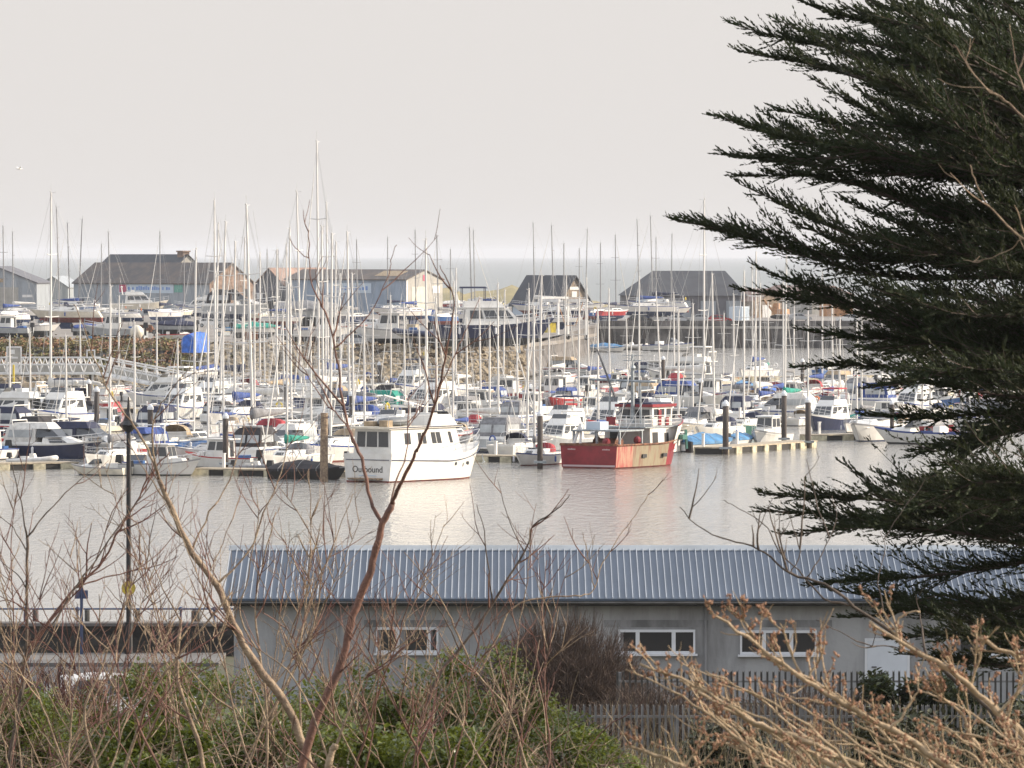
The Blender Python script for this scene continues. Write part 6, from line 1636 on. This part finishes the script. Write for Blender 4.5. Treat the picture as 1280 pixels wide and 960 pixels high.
thicket('brown leafless thicket behind the evergreen shrubs below the sea wall', 60, 812, 120, 260, 900, M['twig_red'])
# undergrowth tangle and dry stalks
b = MB()
for i in range(1900):
    D = rnd(58, 110); px = rnd(-40, 760); p = W(px, 960, D); z0 = p.z - rnd(-.3, 1.2); p = Vector((p.x, D, z0))
    if z0 > W(px, 838 + 60 * abs(math.sin(px * .013)), D).z - .4: continue
    Q = wander(p, (rnd(-1, 1), rnd(-.5, .5), rnd(.1, 1.)), rnd(.4, 1.2), 5, .22); r = rnd(.003, .007); b.tube(Q, [r, r, r * .9, r * .8, r * .6, r * .3], 3, random.choice((0, 0, 1)), False)
for i in range(700):
    D = rnd(100, 138); px = rnd(660, 1290); p = Vector((W(px, 960, D).x, D, gz(D) - .1)); Q = wander(p, (rnd(-.4, .4), rnd(-.4, .4), 1), rnd(.6, 1.9), 5, .10); r = rnd(.004, .008); b.tube(Q, [r, r, r * .9, r * .8, r * .6, r * .3], 3, random.choice((0, 2, 2)), False)
tag(b.build('undergrowth', [BP, M['twig_red'], M['dry_grass']]), 'tangle of dry stalks and bramble stems under the saplings', 'undergrowth', kind='stuff')
b = MB()
for i in range(5200):
    D = rnd(128, 172); px = rnd(560, 1330); p = Vector((W(px, 900, D).x, D, gz(D) - .05)); h = rnd(.2, .7); a = rnd(0, 6.3); w = .02
    t_ = p + Vector((rnd(-.25, .25), rnd(-.25, .25), h)); b.add([p + Vector((math.cos(a) * w, math.sin(a) * w, 0)), p - Vector((math.cos(a) * w, math.sin(a) * w, 0)), t_], [(0, 1, 2)], random.choice((0, 0, 1)))
tag(b.build('rough_grass', [M['dry_grass'], M['scrub_leaf']]), 'dry rough grass around the palisade fences', 'grass', kind='stuff')

# ------------------------------------------------------------------ the cypress
random.seed(41)
D0 = 80.; k = D0 / F; tx = W(1445, 480, D0).x; base = Vector((tx, D0, gz(D0)))
crown, wood = MB(), MB()
TZ = 25. - base.z
def spray(p, d, ln, big=True):
    """one leafy branchlet: a stem of small overlapping scale-leaf blades"""
    n = max(3, int(ln / (.024 if big else .034))); P = wander(p, d, ln, 3, .10, .07)
    for i in range(n):
        u = (i + rnd(0, 1)) / n * 3; j = min(int(u), 2); q = P[j].lerp(P[j + 1], u - j); t = (P[j + 1] - P[j]).normalized()
        s = Vector((random.gauss(0, 1), random.gauss(0, 1), random.gauss(0, 1)))
        dd = (t * rnd(.7, 1.3) + s * rnd(.15, .42) + Vector((0, 0, .14))).normalized(); l = rnd(.045, .10) * (1.15 - .5 * u / 3); w = dd.cross(s); w = (w.normalized() if w.length > 1e-4 else Vector((0, 0, 1))) * l * rnd(.14, .22)
        crown.add([q, q + dd * l * .42 + w, q + dd * l, q + dd * l * .42 - w], [(0, 1, 2, 3)])
    if big: crown.add([P[0] + Vector((0, 0, .006)), P[0] - Vector((0, 0, .006)), P[-1]], [(0, 1, 2)])
def limb(px, py, m, D, ext=1., thick=1., dn=1.):
    """px, py: tip in the photo; m: how many pixels it drops per pixel towards the trunk"""
    tip = W(px, py, D); root_z = tip.z - m * .62 * (tx - tip.x) - .15 * abs(m)
    root = Vector((tx + rnd(-.1, .1), D0 + (D - D0) * .12, root_z))
    dist = (root - tip).length; n = 16; P = []; am, fq, ph = rnd(.04, .13), rnd(5, 14), rnd(0, 6)
    thick *= rnd(.85, 1.25)
    for i in range(n + 1):
        u = i / n; p = tip.lerp(root, u)
        slope = tip.z - m * (p.x - tip.x) * (1 - .38 * u)
        p.z = slope * (1 - u ** 2) + p.z * u ** 2 + math.sin(u * 7 + px) * .03
        p.y += math.sin(u * 3.1) * (D - D0) * .15; p.z += am * math.sin(u * fq + ph)
        P.append(p)
    wood.tube(P, [.006 + .05 * (i / n) ** 1.3 * thick for i in range(n + 1)], 5)
    reach = min(dist, 5.2 * ext); s = .0
    while s < reach:
        u = s / dist * n; j = min(int(u), n - 1); p = P[j].lerp(P[j + 1], u - j); t = (P[j] - P[j + 1]).normalized()
        w = min(1, .14 + s / 1.75)
        for q in range(2 if s < .5 else 4):
            sd_ = Vector((random.gauss(0, .5), random.gauss(0, 1), random.gauss(0, .42) + .12)); sd_ = (sd_ - t * sd_.dot(t)).normalized()
            spray(p, t * rnd(.75, 1.3) + sd_ * rnd(.25, .8) * w ** .5, (.10 + .50 * w * rnd(.4, 1.1)) * thick)
        s += (.075 if s < 1.2 else .15) / dn
    # side boughs make each limb a leafy plate
    s = .75; sg = 1
    while s < reach:
        u = s / dist * n; j = min(int(u), n - 1); p = P[j].lerp(P[j + 1], u - j); t = (P[j] - P[j + 1]).normalized(); sg = -sg
        w = min(1, .16 + (s - .55) / 1.9); bl = rnd(.45, 1.4) * w * thick
        d = (t * rnd(.8, 1.3) + Vector((rnd(-.1, .1), sg * rnd(.3, 1.), rnd(-.24, .42)))).normalized(); Q = wander(p, d, bl, 5, .11, .04)
        wood.tube(Q, [.012 * w, .010 * w, .008 * w, .006 * w, .004 * w, .002], 3, 0, False)
        for h in range(max(3, int(bl / .055))):
            v = (h + rnd(0, 1)) / max(3, int(bl / .055)) * 5; jj = min(int(v), 4); q = Q[jj].lerp(Q[jj + 1], v - jj); tt = (Q[jj + 1] - Q[jj]).normalized()
            spray(q, tt * rnd(.7, 1.2) + Vector((random.gauss(0, .45), random.gauss(0, .5), random.gauss(0, .4) + .1)), rnd(.10, .30) * (1.1 - .12 * v), False)
        s += .17 / dn
TIPS = [(998, -4, .36), (974, 18, .45), (917, 23, .39), (928, 57, .34), (1020, 112, .42), (894, 151, .30), (905, 146, .28), (971, 142, .2), (956, 146, .42), (908, 190, .06), (922, 197, .12), (924, 213, .24), (927, 239, .38), (846, 283, .25), (858, 279, .22), (950, 333, .5), (926, 361, .18),
        (1005, 409, .2), (998, 462, .06), (1085, 520, -.05), (1142, 577, -.42), (1148, 563, -.35), (1160, 590, -.5), (1059, 588, .45), (1105, 593, .25), (957, 612, .16), (957, 646, .06), (985, 655, -.02), (1050, 660, .1), (1016, 738, -.22), 
        (1040, 742, .06), (1060, 762, .1), (1115, 795, .05), (1170, 800, 0), (1065, 640, .1), 
        (1060, -30, .6), (1120, -60, .7), (1180, -20, .8), (1140, 5, .6), (1090, 10, .5), (1030, 48, .42), (1060, 90, .4), (1075, 150, .35), (1040, 185, .25), (1030, 225, .3), (1060, 262, .25), (1000, 295, .2), (1070, 300, .12), (1100, 365, .15), (1100, 430, .1), (1110, 485, .04), (1120, 470, .0), 
        (1120, 610, .1), (1170, 590, .12), (1150, 640, .02), (1200, 645, 0), (1150, 756, 0), (1230, 768, 0), (1200, 790, 0), (1240, 800, 0), (1130, 820, .1)]
for px, py, m in TIPS: limb(px, py, m, rnd(77.5, 82))
for i in range(64):
    py = rnd(-70, 475) if i < 49 else rnd(592, 640); x0 = 1075 + (40 if 500 < py else 0); px = rnd(x0, 1290)
    m = .75 - py / 480 * .65 if py < 480 else rnd(-.12, .12); limb(px, py, max(m, -.15) + rnd(-.10, .10), rnd(74.5, 86), 1., 1.25, .75)
t = thing('cypress_tree', 'dark spreading cypress with layered drooping branches filling one side', 'tree', base)
tk = MB(); tk.tube([(0, 0, -.3), (0, 0, 1), (.05, 0, 6), (.1, 0, 12), (.1, 0, TZ)], [.5, .42, .34, .2, .05], 12); tk.build('trunk', M['cypress_bark'], t, True)
for b, nm, m in ((wood, 'limbs', M['cypress_bark']), (crown, 'crown', M['cypress_leaf'])):
    b.v = [(x - base.x, y - base.y, z - base.z) for x, y, z in b.v]; b.build(nm, m, t)
# a gull over the harbour
p = W(24, 211, 420); t = thing('gull', 'tiny pale gull gliding in the empty sky above the far shed', 'bird', p, R(30))
b = MB(); b.loft([[(x, r * math.cos(a), r * math.sin(a)) for a in [q * math.pi / 3 for q in range(6)]] for x, r in ((-.24, .01), (-.14, .045), (.02, .065), (.14, .045), (.2, .03), (.26, .006))], True, True, True)
for s in (-1, 1): b.add([(.08, s * .05, .03), (-.08, s * .05, .03), (-.05, s * .35, .14), (-.16, s * .68, .08), (.02, s * .36, .15)], [(0, 1, 2, 4), (4, 2, 3)])
b.build('body', M['gel_white'], t)
# ------------------------------------------------------------------ labels that single out each boat and car
NUM = ['first', 'second', 'third', 'fourth', 'fifth', 'sixth', 'seventh', 'eighth', 'ninth', 'tenth', 'eleventh', 'twelfth']
LM_W = [('lamp post', 161), ('front pontoon pile', 282), ('lettered yacht', 500), ('red trawler', 770), ('blue covered speedboat', 884), ('pontoon-end piles', 1000), ('tan pile', 1115), ('drooping cypress branch', 1200)]
LM_S = [('pale edge shed', 20), ('two dark masts', 93), ('blue banner shed', 205), ('pink roofed shed', 345), ('pale shed gable', 530), ('big navy cruiser ashore', 620), ('steep slate house', 690), ('hipped roof shed', 860)]
def zone(b):
    if not b['afloat']: return 'far yard' if b['y'] > 930 else 'near yard'
    if b['y'] > 1000: return 'by the quay'
    return 'front rows' if b['y'] < 520 else 'middle rows' if b['y'] < 620 else 'shoreward rows'
def finish(items, lm_of):
    cells = {}
    for b in items:
        px = 640 + F * b['x'] / b['y']
        lms = lm_of(b); n, lx = min(lms, key=lambda q: abs(q[1] - px))
        cells.setdefault((b['d'], zone(b), n, px < lx), []).append((abs(px - lx), b))
    for (d, z, n, left), li in cells.items():
        li.sort(key=lambda q: q[0])
        for i, (_, b) in enumerate(li):
            o_ = '' if len(li) == 1 else (NUM[i] if i < 12 else '%dth' % (i + 1)) + ' '
            b['o']['label'] = '%s, %s, %s%s of %s' % (d, z, o_, 'left' if left else 'right', n)
for b in BOATS:
    if b['key'] == 'u': continue
    b['o']['category'] = CAT[b['key']]
    b['o']['group'] = 'boats afloat in the marina' if b['afloat'] else 'boats laid up ashore in the yard'
finish([b for b in BOATS if b['key'] != 'u'], lambda b: LM_W if b['afloat'] else LM_S)
for b in BOATS:
    if b['o'] is big: b['o']['label'] = 'big navy hulled motor cruiser ashore at the head of the slipway'
it = [dict(o=o, d=d, x=o.location.x, y=o.location.y, afloat=False) for o, d, px, y, lab in CARS]
finish(it, lambda b: LM_S)
ss = sorted(SU, key=lambda q: q[1])
for i, (o, x, yt) in enumerate(ss):
    n, lx = min([('the small sign post', 102), ('the lamp post', 161), ('the metal roof corner', 280), ('the forked reddish trunk', 440), ('the first window', 508), ('the brown thicket', 680), ('the slender dark edge sapling', 30)], key=lambda q: abs(q[1] - x))
    o['tmp'] = n + ('|left' if x < lx else '|right')
seen = {}
for o, x, yt in ss: seen.setdefault(o['tmp'], []).append((o, x, yt))
for kx, li in seen.items():
    n, sd_ = kx.split('|'); li.sort(key=lambda q: q[1], reverse=sd_ == 'left')
    for i, (o, x, yt) in enumerate(li):
        o['label'] = '%s thin bare sucker, %sto the %s of %s' % ('tall' if yt < 760 else 'short', '' if len(li) == 1 else (NUM[i] if i < 12 else '%dth' % (i + 1)) + ' ', sd_, n); del o['tmp']
for o in list(COL.objects):
    if o.name.startswith('classic_yacht'): o.name = 'sailing_yacht'
